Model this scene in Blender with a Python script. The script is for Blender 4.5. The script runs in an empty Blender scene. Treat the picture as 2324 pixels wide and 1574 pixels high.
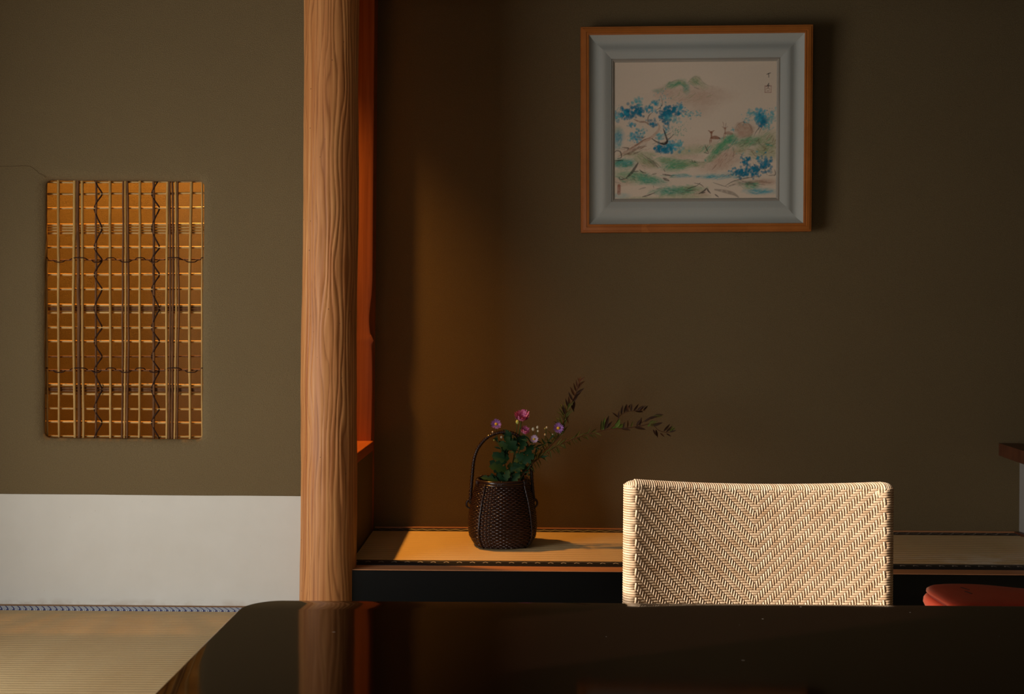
import bpy, math, random
import numpy as np
from mathutils import Vector, Matrix, Euler

random.seed(7)
RNG = np.random.default_rng(7)
PI = math.pi
scene = bpy.context.scene
COL = scene.collection

# ------------------------------------------------------------------ camera
FPX, CX, CY, ROLL, EYE = 2300.0, 1150.0, 776.0, 0.0078, 0.79
cam_d = bpy.data.cameras.new('camera')
cam = bpy.data.objects.new('camera', cam_d)
COL.objects.link(cam)
cam.location = (0, 0, EYE)
cam.rotation_euler = (PI / 2, -ROLL, 0)
cam_d.sensor_width = 36.0
cam_d.lens = 36.0 * FPX / 2324.0
cam_d.shift_x = (1162.0 - CX) / 2324.0
cam_d.shift_y = -(787.0 - CY) / 2324.0
cam_d.clip_start = 0.02
cam_d.dof.use_dof = True
cam_d.dof.focus_distance = 2.25
cam_d.dof.aperture_fstop = 8.0
scene.camera = cam

# ------------------------------------------------------------------ world, sun, window light, exposure
world = bpy.data.worlds.new('world')
scene.world = world
world.use_nodes = True
bg = world.node_tree.nodes['Background']
bg.inputs[0].default_value = (0.62, 0.75, 1.0, 1)
bg.inputs[1].default_value = 0.6

sun_d = bpy.data.lights.new('sun', 'SUN')
sun_d.energy = 7.2
sun_d.angle = math.radians(0.53)
sun_d.color = (1.0, 0.94, 0.86)
sun = bpy.data.objects.new('sun', sun_d)
COL.objects.link(sun)
SUN_DIR = Vector((1.0, 0.42, -0.50)).normalized()
sun.rotation_euler = SUN_DIR.to_track_quat('-Z', 'Y').to_euler()
sun.location = (-4, -1, 4)

win_d = bpy.data.lights.new('window_daylight', 'AREA')
win_d.shape = 'RECTANGLE'
win_d.size = 1.45       # along Y
win_d.size_y = 1.15    # along Z
win_d.energy = 44.0
win_d.color = (1.0, 0.98, 0.95)
win = bpy.data.objects.new('window_daylight', win_d)
COL.objects.link(win)
win.location = (-1.84, 1.38, 0.66)
win.rotation_euler = (PI / 2, 0, -PI / 2)

fill_d = bpy.data.lights.new('added_rear_fill', 'AREA')  # added weak fill from behind the camera, lifts the alcove's left side
fill_d.shape = 'RECTANGLE'
fill_d.size = 1.7
fill_d.size_y = 1.1
fill_d.energy = 7.5
fill_d.color = (0.95, 0.98, 1.0)
fill = bpy.data.objects.new('added_rear_fill', fill_d)
COL.objects.link(fill)
fill.location = (-0.55, -1.50, 0.70)
fill.rotation_euler = (PI / 2, 0, 0)

vs = scene.view_settings
vs.view_transform = 'Standard'
vs.look = 'None'
vs.exposure = 0.0
vs.gamma = 1.0
vs.use_curve_mapping = False


def at(px, py, d):
    """photo pixel and distance from the camera plane -> point in the room"""
    u, v = px - CX, py - CY
    c, s = math.cos(ROLL), math.sin(ROLL)
    u0, v0 = u * c + v * s, -u * s + v * c
    return np.array((u0 * d / FPX, d, EYE - v0 * d / FPX))


# ------------------------------------------------------------------ node helpers
def srgb(r, g, b):
    f = lambda c: (c / 255 / 12.92) if c <= 10.31475 else ((c / 255 + 0.055) / 1.055) ** 2.4
    return (f(r), f(g), f(b))


class NT:
    def __init__(self, name):
        self.m = bpy.data.materials.new(name)
        self.m.use_nodes = True
        self.t = self.m.node_tree
        self.b = self.t.nodes['Principled BSDF']

    def n(self, kind, **kw):
        nd = self.t.nodes.new(kind)
        for k, v in kw.items():
            setattr(nd, k, v)
        return nd

    def l(self, a, b):
        self.t.links.new(a, b)

    def val(self, sock, v):
        if hasattr(v, 'default_value') or hasattr(v, 'is_linked'):
            self.l(v, sock)
        else:
            sock.default_value = v

    def math(self, op, a, b=None, c=None):
        nd = self.n('ShaderNodeMath', operation=op)
        self.val(nd.inputs[0], a)
        if b is not None:
            self.val(nd.inputs[1], b)
        if c is not None:
            self.val(nd.inputs[2], c)
        return nd.outputs[0]

    def coord(self, scale=(1, 1, 1), kind='Object'):
        tc = self.n('ShaderNodeTexCoord')
        mp = self.n('ShaderNodeMapping')
        mp.inputs['Scale'].default_value = scale
        self.l(tc.outputs[kind], mp.inputs[0])
        return mp.outputs[0]

    def noise(self, vec, scale, detail=3.0, rough=0.55, dist=0.0):
        nd = self.n('ShaderNodeTexNoise')
        self.l(vec, nd.inputs['Vector'])
        nd.inputs['Scale'].default_value = scale
        nd.inputs['Detail'].default_value = detail
        nd.inputs['Roughness'].default_value = rough
        nd.inputs['Distortion'].default_value = dist
        return nd.outputs['Fac']

    def mix(self, fac, a, b):
        nd = self.n('ShaderNodeMix', data_type='RGBA')
        self.val(nd.inputs[0], fac)
        for s, v in ((nd.inputs[6], a), (nd.inputs[7], b)):
            if isinstance(v, tuple):
                s.default_value = (*v[:3], 1)
            else:
                self.l(v, s)
        return nd.outputs[2]

    def ramp(self, fac, lo, hi):
        nd = self.n('ShaderNodeMapRange')
        self.l(fac, nd.inputs[0])
        nd.inputs[1].default_value = lo
        nd.inputs[2].default_value = hi
        return nd.outputs[0]

    def base(self, v):
        s = self.b.inputs['Base Color']
        if isinstance(v, tuple):
            s.default_value = (*v[:3], 1)
        else:
            self.l(v, s)

    def set(self, rough=0.6, spec=0.5, coat=0.0, coat_rough=0.1, sheen=0.0):
        self.b.inputs['Roughness'].default_value = rough
        self.b.inputs['Specular IOR Level'].default_value = spec
        self.b.inputs['Coat Weight'].default_value = coat
        self.b.inputs['Coat Roughness'].default_value = coat_rough
        self.b.inputs['Sheen Weight'].default_value = sheen

    def bump(self, h, strength=0.3, dist=0.002):
        nd = self.n('ShaderNodeBump')
        nd.inputs['Strength'].default_value = strength
        nd.inputs['Distance'].default_value = dist
        self.l(h, nd.inputs['Height'])
        self.l(nd.outputs[0], self.b.inputs['Normal'])


def m_plain(name, col, rough=0.6, spec=0.4, var=0.12, scale=30, coat=0.0, bump=0.0):
    t = NT(name)
    v = t.coord()
    f = t.noise(v, scale, 3)
    t.base(t.mix(f, tuple(c * (1 - var) for c in col), tuple(min(1, c * (1 + var)) for c in col)))
    t.set(rough, spec, coat)
    if bump:
        t.bump(t.noise(v, scale * 6, 2), bump, 0.001)
    return t.m


def m_plaster(name, col, grain=400, strength=0.95, dist=0.0045):
    t = NT(name)
    v = t.coord()
    big = t.noise(v, 2.2, 3)
    mid = t.noise(v, 60, 3)
    fine = t.noise(v, grain, 4, 0.65)
    c = t.mix(big, tuple(x * 0.90 for x in col), tuple(x * 1.08 for x in col))
    c = t.mix(t.math('MULTIPLY', t.ramp(fine, 0.38, 0.60), 0.55), c, tuple(x * 0.62 for x in col))
    t.base(c)
    t.set(0.95, 0.12)
    h = t.math('ADD', t.math('MULTIPLY', fine, 1.0), t.math('MULTIPLY', mid, 0.25))
    t.bump(h, strength, dist)
    return t.m


def m_wood(name, c1, c2, stretch=(40, 40, 2.0), rough=0.45, spec=0.4, rings=3.0, coat=0.0):
    t = NT(name)
    v = t.coord(stretch)
    a = t.noise(v, 1.0, 4, 0.6, 0.6)
    b = t.noise(v, 5.0, 2)
    g = t.math('FRACT', t.math('MULTIPLY', a, rings))
    g = t.math('ADD', t.math('MULTIPLY', g, 0.7), t.math('MULTIPLY', b, 0.3))
    t.base(t.mix(g, c1, c2))
    t.set(rough, spec, coat)
    t.bump(g, 0.08, 0.001)
    return t.m


# ------------------------------------------------------------------ mesh helpers
def grid_quads(nu, nv, wrap_v=False):
    """quads over a (nu, nv) vertex grid stored row by row; wrap_v closes each row"""
    i = np.arange(nu - 1)[:, None]
    j = np.arange(nv if wrap_v else nv - 1)[None, :]
    j2 = (j + 1) % nv
    a = i * nv + j
    b = i * nv + j2
    c = (i + 1) * nv + j2
    d = (i + 1) * nv + j
    return np.stack([a, b, c, d], -1).reshape(-1, 4)


class MB:
    def __init__(self):
        self.v, self.q, self.f, self.nv = [], [], [], 0

    def add(self, V, Q=None, F=None):
        V = np.asarray(V, float).reshape(-1, 3)
        if Q is not None and len(Q):
            self.q.append(np.asarray(Q) + self.nv)
        if F:
            self.f.extend([tuple(int(i) + self.nv for i in f) for f in F])
        self.v.append(V)
        self.nv += len(V)
        return self

    def box(self, lo, hi):
        x0, y0, z0 = lo
        x1, y1, z1 = hi
        V = [(x0, y0, z0), (x1, y0, z0), (x1, y1, z0), (x0, y1, z0), (x0, y0, z1), (x1, y0, z1), (x1, y1, z1), (x0, y1, z1)]
        return self.add(V, [(0, 3, 2, 1), (4, 5, 6, 7), (0, 1, 5, 4), (1, 2, 6, 5), (2, 3, 7, 6), (3, 0, 4, 7)])

    def bbox(self, lo, hi, r=0.004):
        """box with chamfered edges"""
        lo, hi = np.array(lo, float), np.array(hi, float)
        r = min(r, *(0.45 * (hi - lo)))
        import itertools
        V, idx = [], {}
        for s in itertools.product((0, 1), repeat=3):
            for ax in range(3):
                p = np.where(np.array(s) == 1, hi - r, lo + r)
                p[ax] = hi[ax] if s[ax] else lo[ax]
                idx[(s, ax)] = len(V)
                V.append(p)
        F = []
        for ax in range(3):
            o = [k for k in range(3) if k != ax]
            for sd in (0, 1):
                ring = []
                for a, b in ((0, 0), (1, 0), (1, 1), (0, 1)):
                    s = [0, 0, 0]
                    s[ax] = sd
                    s[o[0]], s[o[1]] = a, b
                    ring.append(idx[(tuple(s), ax)])
                flip = (sd == 1) ^ (ax == 1)
                F.append(ring if flip else ring[::-1])
        for ax in range(3):           # edge chamfers running along ax
            o = [k for k in range(3) if k != ax]
            for a in (0, 1):
                for b in (0, 1):
                    s0, s1 = [0, 0, 0], [0, 0, 0]
                    s0[ax], s1[ax] = 0, 1
                    for s in (s0, s1):
                        s[o[0]], s[o[1]] = a, b
                    s0, s1 = tuple(s0), tuple(s1)
                    F.append([idx[(s0, o[0])], idx[(s1, o[0])], idx[(s1, o[1])], idx[(s0, o[1])]])
        for s in itertools.product((0, 1), repeat=3):
            F.append([idx[(s, 0)], idx[(s, 1)], idx[(s, 2)]])
        return self.add(V, None, F)

    def sweep(self, P, hw, hd=None, N=None, sides=8, caps=True, closed=False):
        P = np.asarray(P, float)
        n = len(P)
        if closed:
            T = np.roll(P, -1, 0) - np.roll(P, 1, 0)
        else:
            T = np.gradient(P, axis=0)
        T /= np.linalg.norm(T, axis=1)[:, None] + 1e-12
        if N is None:
            N = np.zeros_like(P)
            ref = np.array((0, -1.0, 0)) if abs(T[0][1]) < 0.8 else np.array((1.0, 0, 0))
            k = ref - T[0] * ref.dot(T[0])
            N[0] = k / np.linalg.norm(k)
            for i in range(1, n):
                k = N[i - 1] - T[i] * N[i - 1].dot(T[i])
                N[i] = k / (np.linalg.norm(k) + 1e-12)
        else:
            N = np.asarray(N, float)
            N = N - T * (N * T).sum(1)[:, None]
            N /= np.linalg.norm(N, axis=1)[:, None] + 1e-12
        S = np.cross(T, N)
        hd = hw if hd is None else hd
        hw = np.broadcast_to(np.asarray(hw, float), (n,))[:, None, None]
        hd = np.broadcast_to(np.asarray(hd, float), (n,))[:, None, None]
        a = np.linspace(0, 2 * PI, sides, endpoint=False)[None, :, None]
        V = P[:, None] + np.cos(a) * hw * S[:, None] + np.sin(a) * hd * N[:, None]
        Q = grid_quads(n, sides, True)
        if closed:
            j = np.arange(sides)
            Q = np.vstack([Q, np.stack([(n - 1) * sides + j, (n - 1) * sides + (j + 1) % sides, (j + 1) % sides, j], -1)])
        F = None
        if caps and not closed:
            F = [list(range(sides))[::-1], [(n - 1) * sides + k for k in range(sides)]]
        return self.add(V.reshape(-1, 3), Q, F)

    def ball(self, c, r, nu=8, nv=12):
        r = np.broadcast_to(np.asarray(r, float), (3,))
        t = np.linspace(0.0, PI, nu + 1)[:, None]
        p = np.linspace(0, 2 * PI, nv, endpoint=False)[None]
        V = np.stack([np.sin(t) * np.cos(p), np.sin(t) * np.sin(p), np.cos(t) + 0 * p], -1) * r + np.asarray(c)
        return self.add(V.reshape(-1, 3), grid_quads(nu + 1, nv, True)[:, ::-1])

    def loft(self, rings, caps=True):
        R = np.asarray(rings, float)
        nu, nv, _ = R.shape
        F = [list(range(nv))[::-1], [(nu - 1) * nv + k for k in range(nv)]] if caps else None
        return self.add(R.reshape(-1, 3), grid_quads(nu, nv, True), F)

    def data(self, name, origin=(0, 0, 0), smooth=False, sharp=None):
        V = np.vstack(self.v) - np.asarray(origin, float)
        me = bpy.data.meshes.new(name)
        Q = np.vstack(self.q) if self.q else np.zeros((0, 4), int)
        nl = Q.size + sum(len(f) for f in self.f)
        me.vertices.add(len(V))
        me.vertices.foreach_set('co', V.astype(np.float32).ravel())
        loops = np.concatenate([Q.ravel().astype(np.int32)] + ([np.fromiter((i for f in self.f for i in f), np.int32)] if self.f else []))
        starts = list(range(0, Q.size, 4))
        k = Q.size
        for f in self.f:
            starts.append(k)
            k += len(f)
        me.loops.add(nl)
        me.loops.foreach_set('vertex_index', loops)
        me.polygons.add(len(starts))
        me.polygons.foreach_set('loop_start', np.array(starts, np.int32))
        me.update(calc_edges=True)
        me.validate()
        me.polygons.foreach_set('use_smooth', np.full(len(me.polygons), bool(smooth)))
        if smooth and sharp is not None:
            me.set_sharp_from_angle(angle=math.radians(sharp))
        me.update()
        return me


def wloc(p):
    return np.zeros(3) if p is None else (np.array(p.location) + wloc(p.parent))


def obj(name, mb, mat, parent=None, origin=None, smooth=False, sharp=None, kind=None):
    """one mesh object; vertices are given in room coordinates"""
    if origin is None:
        if parent is not None:
            origin = wloc(parent)
        else:
            V = np.vstack(mb.v)
            origin = np.array([(V[:, 0].min() + V[:, 0].max()) / 2, (V[:, 1].min() + V[:, 1].max()) / 2, V[:, 2].min()])
    me = mb.data(name, origin, smooth, sharp)
    me.materials.append(mat)
    o = bpy.data.objects.new(name, me)
    COL.objects.link(o)
    if parent is not None:
        o.parent = parent
        o.location = np.asarray(origin) - wloc(parent)
    else:
        o.location = origin
    if kind:
        o['kind'] = kind
    return o


def tag(o, label, cat=None, group=None):
    o['label'] = label
    if cat:
        o['category'] = cat
    if group:
        o['group'] = group
    return o


def thing(name, label, cat, loc, group=None):
    o = bpy.data.objects.new(name, None)
    COL.objects.link(o)
    o.empty_display_size = 0.05
    o.location = loc
    return tag(o, label, cat, group)


def struct(name, mb, mat, label=None, **kw):
    o = obj(name, mb, mat, **kw)
    o['kind'] = 'structure'
    if label:
        o['label'] = label
    return o


def smooth_path(pts, n):
    """Catmull-Rom through the points"""
    P = np.asarray(pts, float)
    P = np.vstack([2 * P[0] - P[1], P, 2 * P[-1] - P[-2]])
    m = len(P) - 3
    t = np.linspace(0, m, n)
    k = np.minimum(t.astype(int), m - 1)
    f = (t - k)[:, None]
    a, b, c, d = P[k], P[k + 1], P[k + 2], P[k + 3]
    return 0.5 * (2 * b + (c - a) * f + (2 * a - 5 * b + 4 * c - d) * f ** 2 + (3 * b - a - 3 * c + d) * f ** 3)


def vnoise(x, y, seed=0):
    """smooth 2-D value noise in -1..1"""
    r = np.random.default_rng(seed).uniform(-1, 1, (64, 64))
    x, y = np.broadcast_arrays(np.asarray(x, float), np.asarray(y, float))
    xi, yi = np.floor(x).astype(int), np.floor(y).astype(int)
    fx, fy = x - xi, y - yi
    fx, fy = fx * fx * (3 - 2 * fx), fy * fy * (3 - 2 * fy)
    g = lambda a, b: r[a % 64, b % 64]
    return (g(xi, yi) * (1 - fx) + g(xi + 1, yi) * fx) * (1 - fy) + (g(xi, yi + 1) * (1 - fx) + g(xi + 1, yi + 1) * fx) * fy


# ------------------------------------------------------------------ materials
M = {}
M['plaster'] = m_plaster('olive_brown_plaster', (0.226, 0.162, 0.080))
M['plaster_alcove'] = M['plaster']
M['paper'] = m_plain('white_dado_paper', (0.80, 0.77, 0.70), 0.85, 0.2, 0.03, 14, bump=0.05)
M['grey_paper'] = m_plain('grey_side_paper', (0.30, 0.28, 0.25), 0.85, 0.2, 0.04, 14)
M['ceiling'] = m_plain('ceiling_boards', (0.30, 0.22, 0.13), 0.8, 0.2, 0.1, 6)
M['cedar_red'] = m_wood('red_cedar', (0.29, 0.078, 0.020), (0.50, 0.160, 0.048), (60, 60, 1.6), 0.4, 0.4, 3.0)
M['cedar_sill'] = m_wood('red_cedar_sill', (0.32, 0.080, 0.022), (0.50, 0.150, 0.045), (60, 2.0, 60), 0.35, 0.4, 3.0)
M['shelf_wood'] = m_wood('dark_red_shelf_wood', (0.055, 0.016, 0.008), (0.16, 0.055, 0.024), (5, 14, 5), 0.4, 0.35, 3.0)
M['strip_wood'] = m_wood('orange_strip_wood', (0.42, 0.17, 0.07), (0.56, 0.26, 0.12), (1.5, 60, 60), 0.4, 0.4, 3.0)
M['trim_wood'] = m_wood('brown_trim_wood', (0.16, 0.08, 0.035), (0.26, 0.14, 0.06), (1.5, 60, 60), 0.5, 0.3, 3.0)
M['lacquer'] = m_plain('black_lacquer_board', (0.0025, 0.0032, 0.0034), 0.32, 0.22, 0.1, 10)
M['frame_wood'] = m_wood('orange_frame_wood', (0.33, 0.100, 0.016), (0.45, 0.150, 0.030), (6, 6, 6), 0.35, 0.4, 3.0)


def m_pillar():
    t = NT('rippled_cedar_log')
    v = t.coord((60, 60, 1.3))
    a = t.noise(v, 1.0, 4, 0.6, 0.8)
    fine = t.noise(t.coord((150, 150, 3.0)), 1.0, 3)
    big = t.noise(t.coord((1, 1, 1.2)), 2.0, 2)
    c = t.mix(t.ramp(a, 0.3, 0.7), (0.38, 0.130, 0.036), (0.64, 0.305, 0.105))
    c = t.mix(t.math('MULTIPLY', t.ramp(fine, 0.5, 0.75), 0.30), c, (0.24, 0.075, 0.022))
    c = t.mix(t.math('MULTIPLY', t.ramp(big, 0.45, 0.65), 0.30), c, (0.46, 0.150, 0.038))
    ga = t.n('ShaderNodeVertexColor')
    ga.layer_name = 'grain'
    sg = t.n('ShaderNodeSeparateColor')
    t.l(ga.outputs['Color'], sg.inputs[0])
    c = t.mix(t.math('MULTIPLY', t.ramp(sg.outputs[0], 0.62, 0.08), 0.62), c, (0.22, 0.068, 0.018))
    dk = t.n('ShaderNodeTexVoronoi')
    t.l(t.coord((1, 1, 0.6)), dk.inputs['Vector'])
    dk.inputs['Scale'].default_value = 38
    c = t.mix(t.math('LESS_THAN', dk.outputs['Distance'], 0.045), c, (0.12, 0.045, 0.015))
    t.base(c)
    t.set(0.5, 0.3)
    t.bump(fine, 0.10, 0.0012)
    return t.m


M['pillar'] = m_pillar()


def m_tatami(name, c1, c2, worn=0.0):
    t = NT(name)
    v = t.coord((180, 900, 1))
    f = t.noise(v, 1.0, 3)
    b = t.noise(t.coord((6, 1.5, 1)), 1.0, 3)
    c = t.mix(f, c1, c2)
    c = t.mix(t.math('MULTIPLY', t.ramp(b, 0.4, 0.7), 0.35), c, tuple(x * y for x, y in zip(c1, (0.95, 0.80, 0.62))))
    if worn:
        w = t.noise(t.coord((7, 14, 1)), 1.0, 5, 0.7)
        sx = t.n('ShaderNodeSeparateXYZ')
        t.l(t.coord(), sx.inputs[0])
        side = t.math('MULTIPLY', t.ramp(sx.outputs[0], 0.35, 1.0), t.ramp(sx.outputs[1], -0.02, -0.20))
        c = t.mix(t.math('MULTIPLY', t.math('MULTIPLY', t.ramp(w, 0.42, 0.60), side), worn), c, (0.90, 0.84, 0.76))
    t.base(c)
    t.set(0.55, 0.35)
    t.bump(f, 0.35, 0.0012)
    return t.m


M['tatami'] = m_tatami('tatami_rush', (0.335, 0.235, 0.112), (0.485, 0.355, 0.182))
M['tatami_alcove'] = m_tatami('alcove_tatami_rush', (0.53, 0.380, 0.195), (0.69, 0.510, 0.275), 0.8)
M['tatami_side'] = m_plain('tatami_straw_core', (0.30, 0.22, 0.11), 0.9, 0.1, 0.2, 80)


def m_border_blue():
    t = NT('blue_white_tatami_border')
    sx = t.n('ShaderNodeSeparateXYZ')
    t.l(t.coord(), sx.inputs[0])
    x, y = sx.outputs[0], sx.outputs[1]
    v = t.math('DIVIDE', y, 0.038)
    u = t.math('DIVIDE', x, 0.0179)
    cur = t.math('ADD', u, t.math('MULTIPLY', t.math('POWER', t.math('ABSOLUTE', v), 1.25), 1.45))
    line = t.math('LESS_THAN', t.math('FRACT', cur), 0.20)
    l2 = t.math('LESS_THAN', t.math('FRACT', t.math('SUBTRACT', t.math('MULTIPLY', v, 2.4), t.math('MULTIPLY', u, 1.0))), 0.22)
    low = t.math('LESS_THAN', v, 0.10)
    dot = t.math('MULTIPLY', low, t.math('GREATER_THAN', t.math('FRACT', t.math('MULTIPLY', u, 3.0)), 0.7))
    c = t.mix(t.math('MULTIPLY', l2, 0.62), (0.50, 0.54, 0.60), (0.03, 0.06, 0.20))
    c = t.mix(dot, c, (0.02, 0.03, 0.10))
    c = t.mix(line, c, (0.012, 0.022, 0.13))
    t.base(c)
    t.set(0.75, 0.2)
    return t.m


def m_border_black(name, flip):
    t = NT(name)
    sx = t.n('ShaderNodeSeparateXYZ')
    t.l(t.coord(), sx.inputs[0])
    x, y = sx.outputs[0], sx.outputs[1]
    u = t.math('FRACT', t.math('DIVIDE', x, 0.0385))
    w = t.math('ABSOLUTE', t.math('SUBTRACT', u, 0.5))       # 0 at the peak, 0.5 at the valley
    arc = t.math('MULTIPLY', t.math('POWER', t.math('MULTIPLY', w, 2.0), 0.7), 1.0)
    v = t.math('DIVIDE', y, 0.066 if not flip else 0.042)
    if flip:
        tgt = t.math('SUBTRACT', 0.75, t.math('MULTIPLY', arc, 0.55))
        line = t.math('LESS_THAN', t.math('ABSOLUTE', t.math('SUBTRACT', v, tgt)), 0.11)
        line2 = t.math('LESS_THAN', t.math('ABSOLUTE', t.math('SUBTRACT', v, t.math('ADD', 0.25, t.math('MULTIPLY', arc, 0.50)))), 0.06)
    else:
        tgt = t.math('SUBTRACT', 0.76, t.math('MULTIPLY', arc, 0.40))
        line = t.math('MULTIPLY', t.math('LESS_THAN', t.math('ABSOLUTE', t.math('SUBTRACT', v, tgt)), 0.060), t.math('LESS_THAN', w, 0.20))
        line2 = t.math('LESS_THAN', t.math('ABSOLUTE', t.math('SUBTRACT', v, t.math('ADD', 0.70, t.math('MULTIPLY', arc, 0.12)))), 0.040)
    c = t.mix(t.math('MULTIPLY', line2, 0.6), (0.010, 0.009, 0.010), (0.20, 0.18, 0.16))
    c = t.mix(line, c, (0.40, 0.36, 0.32))
    t.base(c)
    t.set(0.6, 0.25)
    return t.m


M['border_blue'] = m_border_blue()
M['border_front'] = m_border_black('black_scallop_border_front', False)
M['border_back'] = m_border_black('black_scallop_border_rear', True)

# ------------------------------------------------------------------ setting: room shell
WY, WT = 3.0, 0.056               # plaster wall with the lattice window
BY = 3.545                       # rear wall of alcove and recess
ZT = 2.60
ALC_Z = 0.1375                   # alcove mat top
SIDE_X = -1.9

# floor slab
struct('floor', MB().box((SIDE_X - 0.3, -1.7, -0.16), (2.6, 3.7, -0.052)), M['trim_wood'])


def tatami(name, x0, x1, y0, y1, pitch, border_far, border_near, mat_rush, ztop, thick, label, bm_far, bm_near):
    r = thing(name, label, 'tatami mat', ((x0 + x1) / 2, (y0 + y1) / 2, ztop - thick))
    b0, b1 = y0 + border_near, y1 - border_far
    ys = np.arange(b0, b1 + 1e-6, pitch / 12)
    zs = ztop - 0.0032 * (pitch / 0.029) * (1 - np.abs(np.sin(PI * (ys - b0) / pitch)) ** 0.6)
    V = np.stack([np.stack([np.full_like(ys, x), ys, zs], -1) for x in (x0, x1)], 1).reshape(-1, 3)
    rush = obj('rush_surface', MB().add(V, grid_quads(len(ys), 2)[:, ::-1]), mat_rush, r, smooth=True)
    obj('straw_core', MB().box((x0, y0 + 0.001, ztop - thick), (x1, y1 - 0.001, ztop - 0.004)), M['tatami_side'], r)
    if border_near:
        o = obj('border', MB().bbox((x0, y0, ztop - thick * 0.9), (x1, b0, ztop + 0.0012), 0.001), bm_near, r, origin=(0, y0, ztop))
    if border_far:
        o = obj('border', MB().bbox((x0, b1, ztop - thick * 0.9), (x1, y1, ztop + 0.0012), 0.001), bm_far, r, origin=(0, b1, ztop))
    return r


bl = M['border_blue']
tatami('tatami_mat', -1.9, 0.06, 2.05, 2.991, 0.0160, 0.038, 0.038, M['tatami'], 0.0, 0.05,
       'tan rush floor mat with blue and white border along the white papered wall', bl, bl)
tatami('tatami_mat', 0.064, 2.4, 2.05, 2.88, 0.0160, 0.038, 0.038, M['tatami'], 0.0, 0.05,
       'floor mat lying in front of the black alcove step behind the table', bl, bl)
tatami('tatami_mat', -1.9, 0.06, 1.10, 2.046, 0.0160, 0.038, 0.038, M['tatami'], 0.0, 0.05,
       'floor mat under the left end of the dark table', bl, bl)
tatami('tatami_mat', 0.064, 2.4, 1.10, 2.046, 0.0160, 0.038, 0.038, M['tatami'], 0.0, 0.05,
       'floor mat under the woven rattan chair', bl, bl)
tatami('tatami_mat', -1.9, 2.4, -1.5, 1.096, 0.0160, 0.038, 0.038, M['tatami'], 0.0, 0.05,
       'floor mat on the near side of the dark table', bl, bl)
struct('baseboard_left', MB().bbox((-1.9, 2.9915, -0.05), (-0.56, WY, 0.004), 0.001), M['trim_wood'],
       'thin brown wooden strip between floor mat and white paper')


# plaster wall with a rounded, hand-trowelled window opening
def rrect(x0, x1, z0, z1, r, y, k=14, m=10):
    pts = []
    for (cx, cz, a0, sx, sz) in ((x1 - r, z1 - r, 0, 0, 0), (x0 + r, z1 - r, PI / 2, 0, 0), (x0 + r, z0 + r, PI, 0, 0), (x1 - r, z0 + r, 1.5 * PI, 0, 0)):
        for t in np.linspace(0, PI / 2, m):
            pts.append((cx + r * math.cos(a0 + t), y, cz + r * math.sin(a0 + t)))
    # subdivide straight sides
    out, n = [], len(pts)
    for i in range(n):
        out.append(pts[i])
        if i % m == m - 1:
            a, b = np.array(pts[i]), np.array(pts[(i + 1) % n])
            for t in np.linspace(0, 1, k + 2)[1:-1]:
                out.append(tuple(a + (b - a) * t))
    return np.array(out)


hl, hr = at(104.5, 700, WY + 0.02)[0], at(461.5, 700, WY + 0.02)[0]
hz0, hz1 = at(280, 994, WY + 0.02)[2], at(280, 410, WY + 0.02)[2]
wl = MB()
X0, X1, Z0, Z1 = SIDE_X - 0.1, -0.455, 0.0, ZT
rings = [rrect(hl - 0.07, hr + 0.07, hz0 - 0.07, hz1 + 0.07, 1e-4, WY)]
for q in np.linspace(0, PI / 2, 8):
    g = 0.030 * (1 - math.sin(q))
    rr = rrect(hl - g, hr + g, hz0 - g, hz1 + g, 0.016 + g, WY + 0.020 * (1 - math.cos(q)))
    rr[:, 0] += 0.0022 * vnoise(rr[:, 2] * 22, 0.0, 3) * math.sin(q)
    rr[:, 2] += 0.0018 * vnoise(rr[:, 0] * 22, 5.0, 4) * math.sin(q)
    rings.append(rr)
rings.append(rrect(hl - 0.016, hr + 0.010, hz0 - 0.010, hz1 + 0.004, 0.014, WY + WT))
rings.append(rrect(hl - 0.07, hr + 0.07, hz0 - 0.07, hz1 + 0.07, 1e-4, WY + WT))
R = np.array(rings)
wl.add(R.reshape(-1, 3), grid_quads(R.shape[0], R.shape[1], True))
hx0, hx1, hy0, hy1 = hl - 0.07, hr + 0.07, hz0 - 0.07, hz1 + 0.07
for y, fl in ((WY, False), (WY + WT, True)):
    for (a, b, c, d) in ((X0, hx0, Z0, Z1), (hx1, X1, Z0, Z1), (hx0, hx1, Z0, hy0), (hx0, hx1, hy1, Z1)):
        q = [(a, y, c), (b, y, c), (b, y, d), (a, y, d)]
        wl.add(q[::-1] if fl else q, [(0, 1, 2, 3)])
wl.add([(X1, WY, Z0), (X1, WY + WT, Z0), (X1, WY + WT, Z1), (X1, WY, Z1)], [(0, 1, 2, 3)])
wall_left = struct('wall_left', wl, M['plaster'], 'olive brown plaster wall around the lattice window', smooth=True, sharp=50, origin=(-1.2, WY, 0))
# hairline crack
ck = smooth_path([at(x, y, WY - 0.0004) for x, y in ((-6, 377), (20, 378), (48, 376), (66, 377), (76, 382), (83, 387), (88, 393), (96, 396), (104, 402))], 40)
ck[:, 2] += 0.0010 * vnoise(np.arange(40) * 0.9, 0.0, 9)
obj('crack', MB().sweep(ck, 0.0007 * (0.6 + 0.5 * np.abs(vnoise(np.arange(40) * 0.7, 1.0, 2))), 0.0004, sides=5), m_plain('crack_shadow_plaster', (0.07, 0.042, 0.016), 0.9, 0.1), wall_left)

# white paper dado
pz = at(300, 1122.6, WY)[2]
xs = np.linspace(X0, -0.56, 60)
V = []
for z, y in ((0.0, WY - 0.0002), (0.0, WY - 0.0022), (pz, WY - 0.0022), (pz, WY - 0.0002)):
    V.append(np.stack([xs, np.full(60, y), np.full(60, z) + (0.0006 * vnoise(xs * 9, 0.0, 6) if z > 0 else 0)], -1))


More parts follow.
